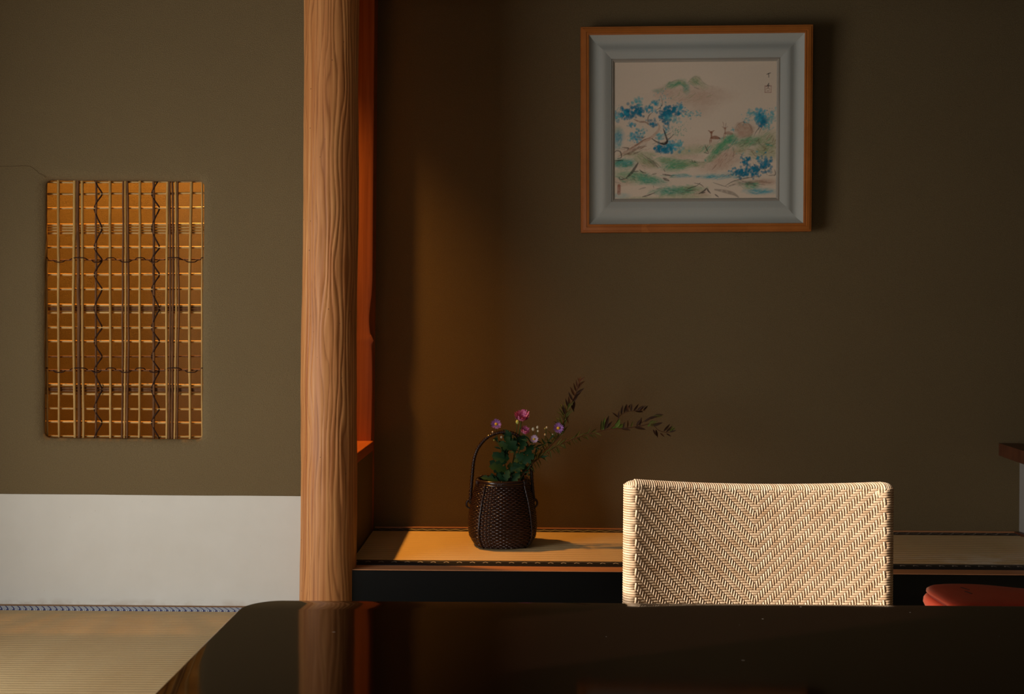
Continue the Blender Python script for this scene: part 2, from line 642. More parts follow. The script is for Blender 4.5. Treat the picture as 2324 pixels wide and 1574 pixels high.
def m_dado():
    t = NT('white_dado_paper_stained')
    v = t.coord()
    sx = t.n('ShaderNodeSeparateXYZ')
    t.l(v, sx.inputs[0])
    c = t.mix(t.noise(v, 9, 3), (0.60, 0.57, 0.50), (0.67, 0.645, 0.58))
    sc = t.math('MULTIPLY', t.ramp(t.noise(t.coord((22, 1, 30)), 1.0, 4), 0.42, 0.62), t.ramp(sx.outputs[2], 0.026, 0.002))
    c = t.mix(t.math('MULTIPLY', sc, 0.55), c, (0.42, 0.34, 0.26))
    vo = t.n('ShaderNodeTexVoronoi')
    t.l(v, vo.inputs['Vector'])
    vo.inputs['Scale'].default_value = 26
    c = t.mix(t.math('MULTIPLY', t.math('LESS_THAN', vo.outputs['Distance'], 0.035), 0.35), c, (0.34, 0.27, 0.20))
    t.base(c)
    t.set(0.85, 0.2)
    t.bump(t.noise(t.coord((160, 1, 160)), 1.0, 3), 0.10, 0.001)
    return t.m


struct('trim_1', MB().add(np.array(V).reshape(-1, 3), grid_quads(4, 60)), m_dado(), 'white paper band pasted along the foot of the plaster wall', origin=(-1.2, WY, 0))

# rear wall shared by the alcove and the lit recess
struct('wall_back', MB().box((SIDE_X - 0.1, BY, 0.0), (2.5, BY + 0.08, ZT)), M['plaster_alcove'], 'shaded olive brown plaster wall behind the painting')
# alcove sides
SX = -0.46
struct('wall_alcove_left', MB().box((SX - 0.08, WY + WT, 0.0), (SX, 3.4995, 0.413)).box((SX - 0.08, WY + WT, 2.30), (SX, 3.4995, ZT)), M['plaster'],
       'low dark plaster side wall under the cedar sill')
struct('wall_alcove_right', MB().box((1.80, 2.93, ALC_Z - 0.02), (1.88, BY, 0.405)), M['plaster'], 'plaster side wall at the right end of the alcove')
struct('trim_4', MB().bbox((1.797, 2.955, ALC_Z), (1.80, BY - 0.0005, 0.41), 0.0005), M['grey_paper'], 'pale grey paper band below the shelf at the right end of the alcove')
struct('wall_recess', MB().box((SIDE_X - 0.1, WY + WT, 0.0), (SIDE_X - 0.04, BY, ZT)), M['plaster'])
struct('floor_recess', MB().box((SIDE_X - 0.04, WY + WT, 0.40), (SX - 0.08, BY, 0.440)), M['trim_wood'])
struct('ceiling', MB().box((SIDE_X - 0.3, -1.7, ZT), (2.6, 3.7, ZT + 0.1)), M['ceiling'])
struct('wall_right', MB().box((2.42, -1.6, 0.0), (2.5, 3.54, ZT)), M['plaster'])
struct('wall_front', MB().box((SIDE_X - 0.2, -1.66, 0.0), (2.5, -1.58, ZT)), M['plaster'])
struct('wall_alcove_front', MB().box((1.88, 2.93, 0.0), (2.42, 3.0, ZT)), M['plaster'])
struct('wall_lintel', MB().box((-0.455, 2.93, 1.875), (1.88, 3.0, ZT)), M['plaster'])  # out of view, added to cut ceiling bounce on the upper alcove wall

# unseen side wall: slits shaped to sun only chair and pouch, low papered window
LZ1 = 1.25
WA, WB = 0.62, 2.14
ws = MB()
xa, xb = SIDE_X - 0.08, SIDE_X
for (y0, y1, z0, z1) in ((-1.66, WA, 0, 1.34), (WB, 3.0, 0, 1.34), (WA, WB, 0, 0.04), (WA, WB, LZ1, 1.34), (-1.66, 0.40, 1.34, ZT), (0.40, 0.67, 1.712, ZT), (0.67, 0.86, 1.34, ZT), (0.86, 1.29, 1.98, ZT), (1.29, 3.0, 1.34, ZT)):
    ws.box((xa, y0, z0), (xb, y1, z1))
struct('wall_window', ws, M['plaster'])
scr = thing('unseen_paper_screen', 'white paper window screen with thin wooden bars on the daylight side', 'paper screen', (SIDE_X - 0.05, (WA + WB) / 2, 0.04))
obj('paper', MB().box((SIDE_X - 0.052, WA + 0.005, 0.05), (SIDE_X - 0.05, WB - 0.005, LZ1 - 0.01)), M['paper'], scr)
for k in range(6):
    y = WA + 0.002 + k * 0.300
    obj('bar', MB().bbox((SIDE_X - 0.05, y, 0.045), (SIDE_X - 0.035, y + 0.016, LZ1 - 0.005)), M['trim_wood'], scr)
for k in range(5):
    z = 0.045 + k * 0.29
    obj('bar', MB().bbox((SIDE_X - 0.066, WA + 0.002, z), (SIDE_X - 0.052, WB - 0.002, z + 0.016)), M['trim_wood'], scr)

scr = thing('unseen_paper_screen', 'unseen paper screen added to back the fill lamp behind the viewer', 'paper screen', (-0.55, -1.56, 0.0))  # made-up screen, gives the added fill lamp somewhere to come from
obj('paper', MB().box((-1.45, -1.556, 0.05), (0.35, -1.554, 1.75)), M['paper'], scr)
for k in range(6):
    obj('bar', MB().bbox((-1.45 + k * 0.357, -1.554, 0.0015), (-1.435 + k * 0.357, -1.538, 1.78)), M['trim_wood'], scr)
for k in range(6):
    obj('bar', MB().bbox((-1.45, -1.570, 0.03 + k * 0.345), (0.35, -1.556, 0.046 + k * 0.345)), M['trim_wood'], scr)

# ------------------------------------------------------------------ rippled cedar pillar
PXC, PYC, PR = -0.5122, 2.93, 0.0792
na, nz = 240, 520
ang = np.linspace(0, 2 * PI, na, endpoint=False)[None, :]
zz = np.linspace(0.0, ZT, nz)[:, None]


def cyc(a, z, freq, zf, seed):
    """noise that closes around the log"""
    k = a / (2 * PI)
    w = np.clip((k - 0.9) / 0.1, 0, 1)
    return vnoise(k * freq, z * zf, seed) * (1 - w) + vnoise((k - 1) * freq, z * zf, seed) * w


warp = 0.60 * cyc(ang, zz, 9, 3.2, 11) + 0.55 * cyc(ang, zz, 20, 6.0, 12) + 0.22 * cyc(ang, zz, 40, 10.0, 13)
ph = ang / (2 * PI) * 34 + warp * 1.15
ridge = np.abs(np.sin(PI * ph)) ** 0.75
amp = 0.0026 * (0.55 + 0.45 * cyc(ang, zz, 12, 4.0, 14)) * np.clip(1.25 - 0.9 * np.clip((0.45 - zz) / 0.4, 0, 1), 0.3, 1)
rad = PR * (1 + 0.010 * (0.7 - zz)) + amp * (ridge - 0.6) + 0.0022 * cyc(ang, zz, 4, 3.2, 15) + 0.0012 * cyc(ang, zz, 30, 14.0, 16) * 0.6
ox = 0.0022 * vnoise(zz * 2.6, 0.0, 17)
V = np.stack([PXC + ox + rad * np.cos(ang), PYC + rad * np.sin(ang), zz + 0 * ang], -1).reshape(-1, 3)
pil = obj('log_pillar', MB().add(V, grid_quads(nz, na, True)), M['pillar'], smooth=True, origin=(PXC, PYC, 0))
gr = np.clip(ridge + 0.25 * cyc(ang, zz, 60, 7.0, 18), 0, 1).ravel()
ga = pil.data.color_attributes.new('grain', 'FLOAT_COLOR', 'POINT')
ga.data.foreach_set('color', np.c_[gr, gr, gr, np.ones_like(gr)].astype(np.float32).ravel())
tag(pil, 'round rippled cedar log pillar between white-papered wall and alcove', 'pillar')

# ------------------------------------------------------------------ alcove: cedar jamb, sill, step, mat
# jamb with a natural wavy front-right edge and a knot notch
zs = np.linspace(ALC_Z - 0.02, ZT, 200)
edge = -0.4635 + 0.0022 * vnoise(zs * 3.1, 0.0, 21)
zn = at(840, 768, 3.50)[2]
edge += -0.011 * np.exp(-((zs - zn - 0.065) / 0.075) ** 2) + 0.010 * np.exp(-((zs - zn + 0.004) / 0.012) ** 2)
prof = []
for z, e in zip(zs, edge):
    b = 0.010
    prof.append([(-0.555, 3.500, z), (e - b, 3.500, z), (e - 0.002, 3.5015, z), (e, 3.506, z), (e, 3.518, z), (-0.4600, BY - 0.0005, z), (-0.555, BY - 0.0005, z)])
jm = obj('corner_post', MB().loft(prof), M['cedar_red'], smooth=True, sharp=35)
tag(jm, 'red cedar corner post with wavy natural edge and knot behind the log pillar', 'post')
kn = at(843, 764, 3.503)
obj('knot', MB().ball(kn + np.array((-0.004, 0.004, 0.0)), (0.007, 0.007, 0.009), 10, 14), M['cedar_red'], jm, smooth=True)
sl = obj('window_sill', MB().bbox((SX - 0.085, WY + WT, 0.413), (-0.4575, 3.4995, 0.4455), 0.0015), M['cedar_sill'])
tag(sl, 'orange lit cedar sill board between log pillar and corner post', 'sill')

step = thing('alcove_step', 'black lacquered alcove step with a bare orange wood top edge', 'step', (0.65, 2.925, 0))
obj('front_board', MB().bbox((-0.49, 2.8975, 0.0), (1.80, 2.953, 0.1352), 0.0012), M['lacquer'], step)
obj('top_strip', MB().bbox((-0.49, 2.897, 0.1353), (1.80, 2.9535, ALC_Z), 0.0006), M['strip_wood'], step)
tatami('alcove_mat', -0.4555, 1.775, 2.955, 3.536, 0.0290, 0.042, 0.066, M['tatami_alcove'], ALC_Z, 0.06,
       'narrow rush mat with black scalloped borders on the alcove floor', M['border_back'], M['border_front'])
struct('floor_alcove', MB().box((-0.54, 2.9535, 0.0), (1.88, BY, ALC_Z - 0.061)), M['trim_wood'])
struct('trim_2', MB().bbox((-0.455, 3.5365, ALC_Z - 0.03), (1.785, BY, ALC_Z + 0.005), 0.001), M['strip_wood'], 'thin orange wooden strip along the foot of the alcove rear wall')
struct('trim_3', MB().bbox((1.776, 2.955, ALC_Z - 0.05), (1.80, 3.536, ALC_Z + 0.006), 0.001), M['shelf_wood'], 'dark brown strip at the right edge of the alcove mat')

# shelf on the right side wall (widens towards the room)
za, zb = at(2268, 1033, BY)[2], at(2268, 1005, BY)[2]
x_b, x_f = 1.724, 1.672
pts = [(x_b, BY - 0.0005), (x_f, 3.25), (1.66, 3.10), (1.80, 3.10), (1.80, BY - 0.0005)]
sh = obj('wall_shelf', MB().loft([[(x, y, z) for x, y in pts[::-1]] for z in (za, za + 0.002, zb - 0.002, zb)]), M['shelf_wood'])
tag(sh, 'dark red brown wooden shelf board jutting in at the right edge', 'shelf')

# ------------------------------------------------------------------ lamp in the recess behind the lattice
LX, LY, LZ = -1.19, 3.295, 2.20
lamp = thing('recess_lamp', 'small shaded amber lamp hanging in the recess behind the lattice window', 'lamp', (LX, LY, LZ - 0.03))
M['shade'] = m_plain('dark_metal_shade', (0.05, 0.04, 0.03), 0.5, 0.4)
t = np.linspace(0, 2 * PI, 24, endpoint=False)
ringc = lambda r, z: np.stack([LX + r * np.cos(t), LY + r * np.sin(t), np.full(24, z)], -1)
obj('shade', MB().loft([ringc(0.058, LZ + 0.012), ringc(0.050, LZ + 0.06), ringc(0.02, LZ + 0.09), ringc(0.018, LZ + 0.088), ringc(0.047, LZ + 0.058), ringc(0.055, LZ + 0.012)], False), M['shade'], lamp, smooth=True, sharp=40)
obj('cord', MB().sweep([(LX, LY, LZ + 0.085), (LX, LY, LZ + 0.2), (LX, LY, ZT)], 0.003, sides=6), M['shade'], lamp)
gl = NT('amber_bulb_glass')
gl.base((1.0, 0.55, 0.15))
gl.b.inputs['Emission Color'].default_value = (1.0, 0.42, 0.07, 1)
gl.b.inputs['Emission Strength'].default_value = 12.0
obj('bulb', MB().ball((LX, LY, LZ + 0.045), (0.02, 0.02, 0.026), 8, 12), gl.m, lamp, smooth=True)
sp_d = bpy.data.lights.new('recess_lamp_light', 'SPOT')
sp_d.energy = 208.0
sp_d.color = (1.0, 0.435, 0.072)
sp_d.spot_size = math.radians(106)
sp_d.spot_blend = 0.8
sp_d.shadow_soft_size = 0.035
sp = bpy.data.objects.new('recess_lamp_light', sp_d)
COL.objects.link(sp)
sp.parent = lamp
sp.location = (0, 0, 0.03)

# ------------------------------------------------------------------ bamboo lattice in the window
M['bamboo'] = m_wood('pale_bamboo', (0.35, 0.190, 0.050), (0.50, 0.295, 0.088), (50, 50, 3.0), 0.42, 0.25, 2.0)
M['bamboo_h'] = m_wood('pale_bamboo_crosswise', (0.35, 0.190, 0.050), (0.50, 0.295, 0.088), (3.0, 50, 50), 0.36, 0.3, 2.0)
M['twig'] = m_wood('brown_bark_twig', (0.075, 0.030, 0.012), (0.20, 0.096, 0.042), (90, 90, 8.0), 0.75, 0.12, 3.0)
M['vine'] = m_plain('dark_vine', (0.030, 0.013, 0.008), 0.7, 0.12, 0.3, 60)
LAT = 3.034
PXM = LAT / FPX
lat = thing('bamboo_lattice', 'lattice of bamboo canes and bark twigs in the lit plaster window', 'lattice', (float(at(283, 993, LAT)[0]), LAT, float(at(283, 996, LAT)[2])))
ZX = lambda zx: 60 + zx / 4.498
# (x top, x middle, x bottom) in the close-up, width, kind
VERT = [(205, 214, 220, 24, 'b'), (331, 333, 339, 28, 'b'), (496, 486, 502, 32, 'b'), (526, 539, 546, 33, 't'), (574, 576, 588, 29, 'b'),
        (717, 714, 716, 22, 't'), (857, 861, 862, 29, 'b'), (992, 986, 980, 19, 't'), (1014, 1018, 1003, 21, 'b'), (1036, 1046, 1031, 22, 't'),
        (1162, 1160, 1153, 28, 'b'), (1303, 1304, 1301, 26, 't'), (1444, 1434, 1436, 27, 'b'), (1467, 1470, 1461, 22, 't'), (1494, 1500, 1487, 22, 't'),
        (1526, 1533, 1516, 21, 'b'), (1545, 1558, 1541, 19, 't'), (1688, 1668, 1676, 31, 'b'), (1797, 1795, 1797, 20, 'b')]
VX = []
for k, (a, b, c, w, kd) in enumerate(VERT):
    n = 56
    P = smooth_path([at(ZX(a), 404, LAT), at(ZX((a + b) / 2), 548, LAT), at(ZX(b), 692, LAT), at(ZX((b + c) / 2 + (6 if k == 10 else 0)), 850, LAT), at(ZX(c), 998, LAT)], n)
    s = np.linspace(0, 1, n)
    P[:, 0] += (0.0010 if kd == 't' else 0.0005) * vnoise(s * 11, k * 3.7, 31)
    P[:, 1] += 0.0010 * vnoise(s * 6, k * 2.1, 32) - 0.003
    r = (w / 4.498 / 2) * PXM * np.ones(n)
    if kd == 'b':
        for node in ((0.15 + 0.37 * ((k * 0.618) % 1)), (0.60 + 0.3 * ((k * 0.381) % 1))):
            r *= 1 + 0.22 * np.exp(-((s - node) / 0.006) ** 2) - 0.05 * np.clip(s - node, 0, 0.02) / 0.02
    else:
        r *= 1 + 0.10 * vnoise(s * 22, k * 1.3, 33)
    obj('cane' if kd == 'b' else 'twig', MB().sweep(P, r, sides=10), M['bamboo'] if kd == 'b' else M['twig'], lat, smooth=True, sharp=60)
    VX.append(P)
HOR = [(414, 412, 2.4, 'b'), (440.5, 438, 2.9, 'b'), (473, 471, 2.7, 'b'), (510, 508.5, 3.2, 'b'), (516.5, 515.5, 2.3, 'b'), (522.5, 522, 2.4, 'b'), (529, 528, 3.0, 'b'),
       (560.5, 561, 3.1, 'b'), (590, 588.5, 2.0, 't'), (623, 622, 3.3, 'b'), (656, 655, 3.2, 'b'), (691.5, 692.5, 3.3, 'b'), (698.5, 699, 2.5, 't'), (703, 703.5, 2.3, 't'), (709, 709, 3.2, 'b'),
       (743, 743.5, 3.3, 'b'), (774, 775, 3.1, 'b'), (808.5, 808.5, 2.2, 't'), (840, 839, 2.7, 't'), (872.5, 873.5, 3.4, 'b'), (880.5, 882, 2.6, 't'), (885.5, 886, 2.6, 't'), (893, 894, 3.2, 'b'),
       (926, 928.5, 2.8, 'b'), (956.5, 959.5, 3.0, 'b'), (989, 991, 2.6, 'b')]
for k, (ya, yb, r, kd) in enumerate(HOR):
    n = 48
    s = np.linspace(0, 1, n)
    P = np.array([at(100 + 368 * u, ya + (yb - ya) * u, LAT + 0.0075) for u in s])
    P[:, 2] += (0.0014 if kd == 't' else 0.0009) * vnoise(s * 4.5, k * 2.9, 41)
    P[:, 1] += 0.0012 * math.sin(k * 2.4)
    rr = 0.9 * r * PXM * np.ones(n)
    if kd == 'b':
        node = 0.1 + 0.8 * ((k * 0.618) % 1)
        rr *= 1 + 0.15 * np.exp(-((s - node) / 0.008) ** 2)
    obj('cane' if kd == 'b' else 'twig', MB().sweep(P, rr, sides=10), M['bamboo_h'] if kd == 'b' else M['twig'], lat, smooth=True, sharp=60)
# vine spiralling round two twigs and over the cross canes
stops = [404, 440, 472, 518, 561, 590, 623, 656, 700, 743, 774, 809, 840, 883, 927, 958, 996]
for xk, flip in ((5, 0), (11, 1)):
    P = []
    for j in range(len(stops) - 1):
        y0, y1 = stops[j], stops[j + 1]
        xm = float(np.interp((y0 + y1) / 2, np.linspace(404, 998, 56), [ZX(VERT[xk][0]) * (1 - u) + ZX(VERT[xk][2]) * u for u in np.linspace(0, 1, 56)]))
        d0, d1 = (-5.0, 11.5) if (j + flip) % 2 == 0 else (11.5, -5.0)
        for u, dy in ((0.12, 0.000), (0.5, -0.0075), (0.88, -0.001)):
            px = xm + d0 + (d1 - d0) * (u * u * (3 - 2 * u)) - (1.2 if 0.3 < u < 0.7 else 0)
            P.append(at(px, y0 + (y1 - y0) * u, LAT + dy))
        P.append(at(xm + d1, y1, LAT + 0.0125))
    obj('vine', MB().sweep(smooth_path(P, 16 * len(stops)), 1.75 * PXM, sides=6), M['vine'], lat, smooth=True)
# two wire ties weaving along the thin cross twigs
for yb in (589.5, 839.5):
    cl = [(205, -1, 14), (335, 1, 62), (535, -1, 88), (715, 1, 48), (862, -1, 52), (1012, 1, 62), (1162, -1, 52), (1303, 1, 50), (1500, -1, 88), (1682, 1, 62), (1800, -1, 20)]
    P = []
    for i, (cx, sg, hw) in enumerate(cl):
        dyp = 4.6 * sg
        P += [at(ZX(cx - hw), yb + 0.2 * dyp, LAT + 0.005), at(ZX(cx - hw * 0.55), yb + dyp, LAT - 0.0065), at(ZX(cx + hw * 0.55), yb + dyp, LAT - 0.0065), at(ZX(cx + hw), yb + 0.2 * dyp, LAT + 0.005)]
        if i < len(cl) - 1:
            P.append(at(ZX((cx + hw + cl[i + 1][0] - cl[i + 1][2]) / 2), yb, LAT + 0.0125))
    obj('tie', MB().sweep(smooth_path(P, 300), 1.25 * PXM, sides=6), M['vine'], lat, smooth=True)

# ------------------------------------------------------------------ low dark lacquer table
def m_table():
    t = NT('dark_red_black_lacquer')
    v = t.coord()
    vo = t.n('ShaderNodeTexVoronoi')
    t.l(v, vo.inputs['Vector'])
    vo.inputs['Scale'].default_value = 26
    vo.inputs['Randomness'].default_value = 1.0
    sep = t.n('ShaderNodeSeparateColor')
    t.l(vo.outputs['Color'], sep.inputs[0])
    size = t.math('MULTIPLY', t.math('POWER', sep.outputs[0], 4.0), 0.062)
    speck = t.math('LESS_THAN', vo.outputs['Distance'], size)
    c = t.mix(t.math('MULTIPLY', speck, 0.55), (0.0045, 0.0014, 0.0008), (0.34, 0.30, 0.26))
    t.base(c)
    t.set(0.07, 0.26)
    sm = t.noise(t.coord((5, 5, 1)), 1.0, 4)
    rr = t.n('ShaderNodeMapRange')
    t.l(sm, rr.inputs[0])
    rr.inputs[3].default_value = 0.03
    rr.inputs[4].default_value = 0.09
    t.l(rr.outputs[0], t.b.inputs['Roughness'])
    return t.m


M['table'] = m_table()
M['table_edge'] = m_plain('dark_lacquer_edge', (0.020, 0.007, 0.004), 0.22, 0.5, 0.15, 12)
TX0, TX1, TY0, TY1, TZ = -0.398, 1.62, 0.62, 1.568, 0.389
tb = thing('low_table', 'low dark lacquered table with a rounded corner reflecting the wall', 'table', ((TX0 + TX1) / 2, (TY0 + TY1) / 2, 0))


def rr_xy(x0, x1, y0, y1, r, z, m=16):
    P = []
    for cx, cy, a0 in ((x1 - r, y1 - r, 0), (x0 + r, y1 - r, PI / 2), (x0 + r, y0 + r, PI), (x1 - r, y0 + r, 1.5 * PI)):
        for q in np.linspace(0, PI / 2, m):
            P.append((cx + r * math.cos(a0 + q), cy + r * math.sin(a0 + q), z))
    return np.array(P)


rings = []
for q in np.linspace(-PI / 2, PI / 2, 9):
    g = 0.005 * (1 - math.cos(q))
    rings.append(rr_xy(TX0 + g, TX1 - g, TY0 + g, TY1 - g, 0.055, TZ - 0.006 + 0.006 * math.sin(q) - (0.022 if q < 0 else 0)))
top = obj('table_top', MB().loft(rings), M['table'], tb, smooth=True, sharp=12)
obj('apron', MB().loft([rr_xy(TX0 + 0.10, TX1 - 0.10, TY0 + 0.10, TY1 - 0.10, 0.03, z) for z in (0.315, 0.3555)]), M['table_edge'], tb)
for sx in (TX0 + 0.12, TX1 - 0.19):
    for sy in (TY0 + 0.12, TY1 - 0.19):
        obj('leg', MB().bbox((sx, sy, 0.0014), (sx + 0.07, sy + 0.07, 0.32), 0.008), M['table_edge'], tb)

# ------------------------------------------------------------------ woven rattan chair
def m_rattan(name, c1, c2, rough=0.38):
    t = NT(name)
    oi = t.n('ShaderNodeObjectInfo')
    f = t.noise(t.coord((120, 120, 18)), 1.0, 2)
    g = t.noise(t.coord((20, 20, 20)), 1.0, 2)
    c = t.mix(t.math('ADD', t.math('MULTIPLY', oi.outputs['Random'], 0.6), t.math('MULTIPLY', f, 0.4)), c1, c2)
    c = t.mix(t.math('MULTIPLY', t.ramp(g, 0.55, 0.72), 0.35), c, (0.42, 0.22, 0.095))
    t.base(c)
    t.set(rough, 0.45)
    return t.m


M['rattan'] = m_rattan('natural_rattan_strand', (0.48, 0.300, 0.165), (0.72, 0.545, 0.370))
M['weave_gap'] = m_plain('weave_gap_shade', (0.16, 0.085, 0.04), 0.8, 0.2, 0.2, 40)  # dark colour stands for shade between the strands
M['rattan_pole'] = m_plain('rattan_pole', (0.62, 0.45, 0.27), 0.45, 0.4, 0.15, 40)
M['rattan_cross'] = m_rattan('tan_rattan_cross_strand', (0.40, 0.235, 0.118), (0.64, 0.455, 0.285), 0.5)
CHX, CHY, CW, CR = 0.5274, 2.140, 0.5590, 0.0205
PITCH_V, PITCH_H = 0.00484, 0.00502
ch = thing('rattan_chair', 'legless low chair of pale herringbone woven rattan behind the dark table', 'chair', (CHX, CHY, 0))
half = CW / 2 - CR
CT = 0.0078
ZC = 0.4900
yf = lambda s: CHY - 0.045 * (np.abs(s) / half) ** 2.0           # front face, sides sweep towards the sitter
ztop = lambda s: ZC + 0.0135 * (np.abs(s) / half) ** 2.0 - 0.0010 * (s / half)
ncol = int(2 * half / PITCH_V) // 2 * 2 + 1
cols = (np.arange(ncol) - ncol // 2) * PITCH_V
ic = ncol // 2
Z_LOW = 0.085
nrow = int((ZC - CT - Z_LOW) / PITCH_H)
# rows follow the gently dished top
over = lambda i, j: np.where((np.abs(np.asarray(i) - ic) + np.asarray(j)) % 6 < 3, 1.0, -1.0)   # +1: crosswise strand on top
AMP = 0.0018
NRM = np.array((0, -1.0, 0))
# upright strands
for i in range(ncol):
    s0 = cols[i]
    zt = float(ztop(s0)) - CT
    j = np.arange(0, nrow + 0.01, 0.5)
    jc = np.arange(nrow) + 0.5
    o = -over(i, np.arange(nrow))
    w = np.interp(j, jc, o)
    # slant of the floats: position inside the run of three
    ph = ((np.abs(i - ic) + np.arange(nrow)) % 6) - 4.0
    lean = np.interp(j, jc, np.where(o > 0, ph, 0.0)) * 0.00078 * np.sign(i - ic)
    x = CHX + s0 + lean
    y = yf(s0) - AMP * w * 1.05 + 0 * j
    z = zt - 0.0005 - j * PITCH_H
    P = np.stack([x, y, z], -1)
    a = np.linspace(0, PI, 11)[:-1]
    arc = np.stack([np.full(10, CHX + s0), yf(s0) + CR - (CR + 0.0012) * np.cos(a[::-1]), zt + (CT + 0.0008) * np.sin(a[::-1])], -1)
    tail = np.array([[CHX + s0, yf(s0) + 2 * CR + 0.001, zt - 0.05], [CHX + s0, yf(s0) + 2 * CR + 0.001, zt - 0.012]])
    N_arc = np.stack([np.zeros(10), -np.cos(a[::-1]), np.sin(a[::-1])], -1)
    Pn = np.vstack([tail, arc, P])
    Nn = np.vstack([np.tile((0, 1.0, 0.01), (2, 1)), N_arc, np.tile(NRM, (len(P), 1))])
    lat_w = 0.00208 * (1 + 0.06 * math.sin(i * 12.9898))
    obj('upright_strand', MB().sweep(Pn, lat_w, 0.00145, N=Nn, sides=6, caps=False), M['rattan'], ch, smooth=True)
# crosswise strands, wrapped round both side edges
for j in range(nrow):
    ii = np.arange(-0.5, ncol - 0.49, 0.5)
    o = over(np.arange(ncol), j)
    w = np.interp(ii, np.arange(ncol), o)
    s = (ii - ic) * PITCH_V
    dz = -0.0005 - CT - (j + 0.5) * PITCH_H
    front = np.stack([CHX + s, yf(s) - AMP * w, ztop(s) + dz], -1)
    parts_P, parts_N = [], []
    for sd in (-1, 1):
        e = sd * half
        ye = float(yf(e))
        a = np.linspace(0.15, PI, 9)
        rr = CR + 0.0012
        arc = np.stack([CHX + e + sd * rr * np.sin(a), ye + CR - rr * np.cos(a), np.full(9, float(ztop(e)) + dz)], -1)
        arc = np.vstack([arc, [[CHX + e - sd * 0.04, float(yf(e - sd * 0.04)) + 2 * CR + 0.001, float(ztop(e)) + dz]]])
        nn = np.vstack([np.stack([sd * np.sin(a), -np.cos(a), 0 * a], -1), [[0, 1.0, 0]]])
        parts_P.append(arc[::-1] if sd < 0 else arc)
        parts_N.append(nn[::-1] if sd < 0 else nn)
    Pn = np.vstack([parts_P[0], front, parts_P[1]])
    Nn = np.vstack([parts_N[0], np.tile(NRM, (len(front), 1)), parts_N[1]])
    obj('cross_strand', MB().sweep(Pn, 0.00240, 0.00105, N=Nn, sides=6, caps=False), M['rattan_cross'], ch, smooth=True)
# added backing that blocks light, coloured dark for shade in the weave gaps, and the bent pole inside the edges
sv = np.linspace(-half, half, 40)
B = []
for (dy, zf) in ((0.0022, lambda s: Z_LOW + 0 * s), (0.0022, lambda s: ztop(s) - CT), (2 * CR - 0.0015, lambda s: ztop(s) - CT), (2 * CR - 0.0015, lambda s: Z_LOW + 0 * s)):
    B.append(np.stack([CHX + sv, yf(sv) + dy, zf(sv)], -1))
B.append(B[0])
obj('gap_backing', MB().add(np.array(B).reshape(-1, 3), grid_quads(5, 40)), M['weave_gap'], ch)
ea = np.linspace(0, PI / 2, 8)
rc = 0.0075
L = [(CHX - half, float(yf(half)) + CR, z) for z in np.linspace(0.03, ZC - 0.01, 12)]
corner_l = [(CHX - half + rc * (1 - math.cos(q)), float(yf(half)) + CR, float(ztop(half)) - CT - 0.0015 - 0.5 * CR - rc + rc * math.sin(q)) for q in ea]
mid = [(CHX + s, float(yf(s)) + CR, float(ztop(s)) - CT - 0.0015 - 0.5 * CR) for s in np.linspace(-half + 0.012, half - 0.012, 40)]
corner_r = [(2 * CHX - x, y, z) for x, y, z in corner_l[::-1]]
Rr = [(2 * CHX - x, y, z) for x, y, z in L[::-1]]
obj('edge_pole', MB().sweep(np.array(L + corner_l + mid + corner_r + Rr), CR + 0.0004, sides=12), M['rattan_pole'], ch, smooth=True)
for sd in (-1, 1):
    obj('corner_cap', MB().ball((CHX + sd * (half - 0.0005), float(yf(half)) + CR, float(ztop(half)) - CT - 0.004), (CR + 0.0010, CR + 0.001, CT + 0.0045), 12, 20), M['rattan_pole'], ch, smooth=True)
for sd in (-1, 1):
    for u in (0.12, 0.32, 0.52, 0.70, 0.85):
        k = math.sqrt(1 - u * u)
        a = np.linspace(-0.5, PI + 0.2, 18)
        xx = CHX + sd * (half + u * CR)
        zc = float(ztop(half)) - CT - 0.004
        P = np.stack([np.full(18, xx), float(yf(half)) + CR - (CR + 0.001) * k * np.cos(a), zc + (CT + 0.0045) * k * np.sin(a)], -1)
        obj('corner_strand', MB().sweep(P, 0.0021, 0.0011, N=np.stack([np.full(18, sd * u), -np.cos(a), np.sin(a)], -1), sides=6), M['rattan'], ch, smooth=True)
obj('seat', MB().loft([rr_xy(CHX - 0.27 + g, CHX + 0.27 - g, 1.64 + g, 2.085 - g, 0.05, z, 8) for z, g in ((0.03, 0.012), (0.042, 0.0), (0.078, 0.0), (0.09, 0.012))]), M['rattan_pole'], ch, smooth=True, sharp=40)
for sd in (-1, 1):
    obj('base_rail', MB().bbox((CHX + sd * 0.19 - 0.016, 1.65, 0.0022), (CHX + sd * 0.19 + 0.016, 2.12, 0.031), 0.006), M['rattan_pole'], ch)

# ------------------------------------------------------------------ red pouch on a low dark stool behind the table
def m_leather(name, col, rough):
    t = NT(name)
    v = t.coord()
    vo = t.n('ShaderNodeTexVoronoi')
    t.l(v, vo.inputs['Vector'])
    vo.inputs['Scale'].default_value = 620
    f = t.noise(v, 30, 3)
    t.base(t.mix(f, tuple(c * 0.85 for c in col), tuple(c * 1.1 for c in col)))
    t.set(rough, 0.4)
    t.bump(vo.outputs['Distance'], 0.18, 0.001)
    return t.m


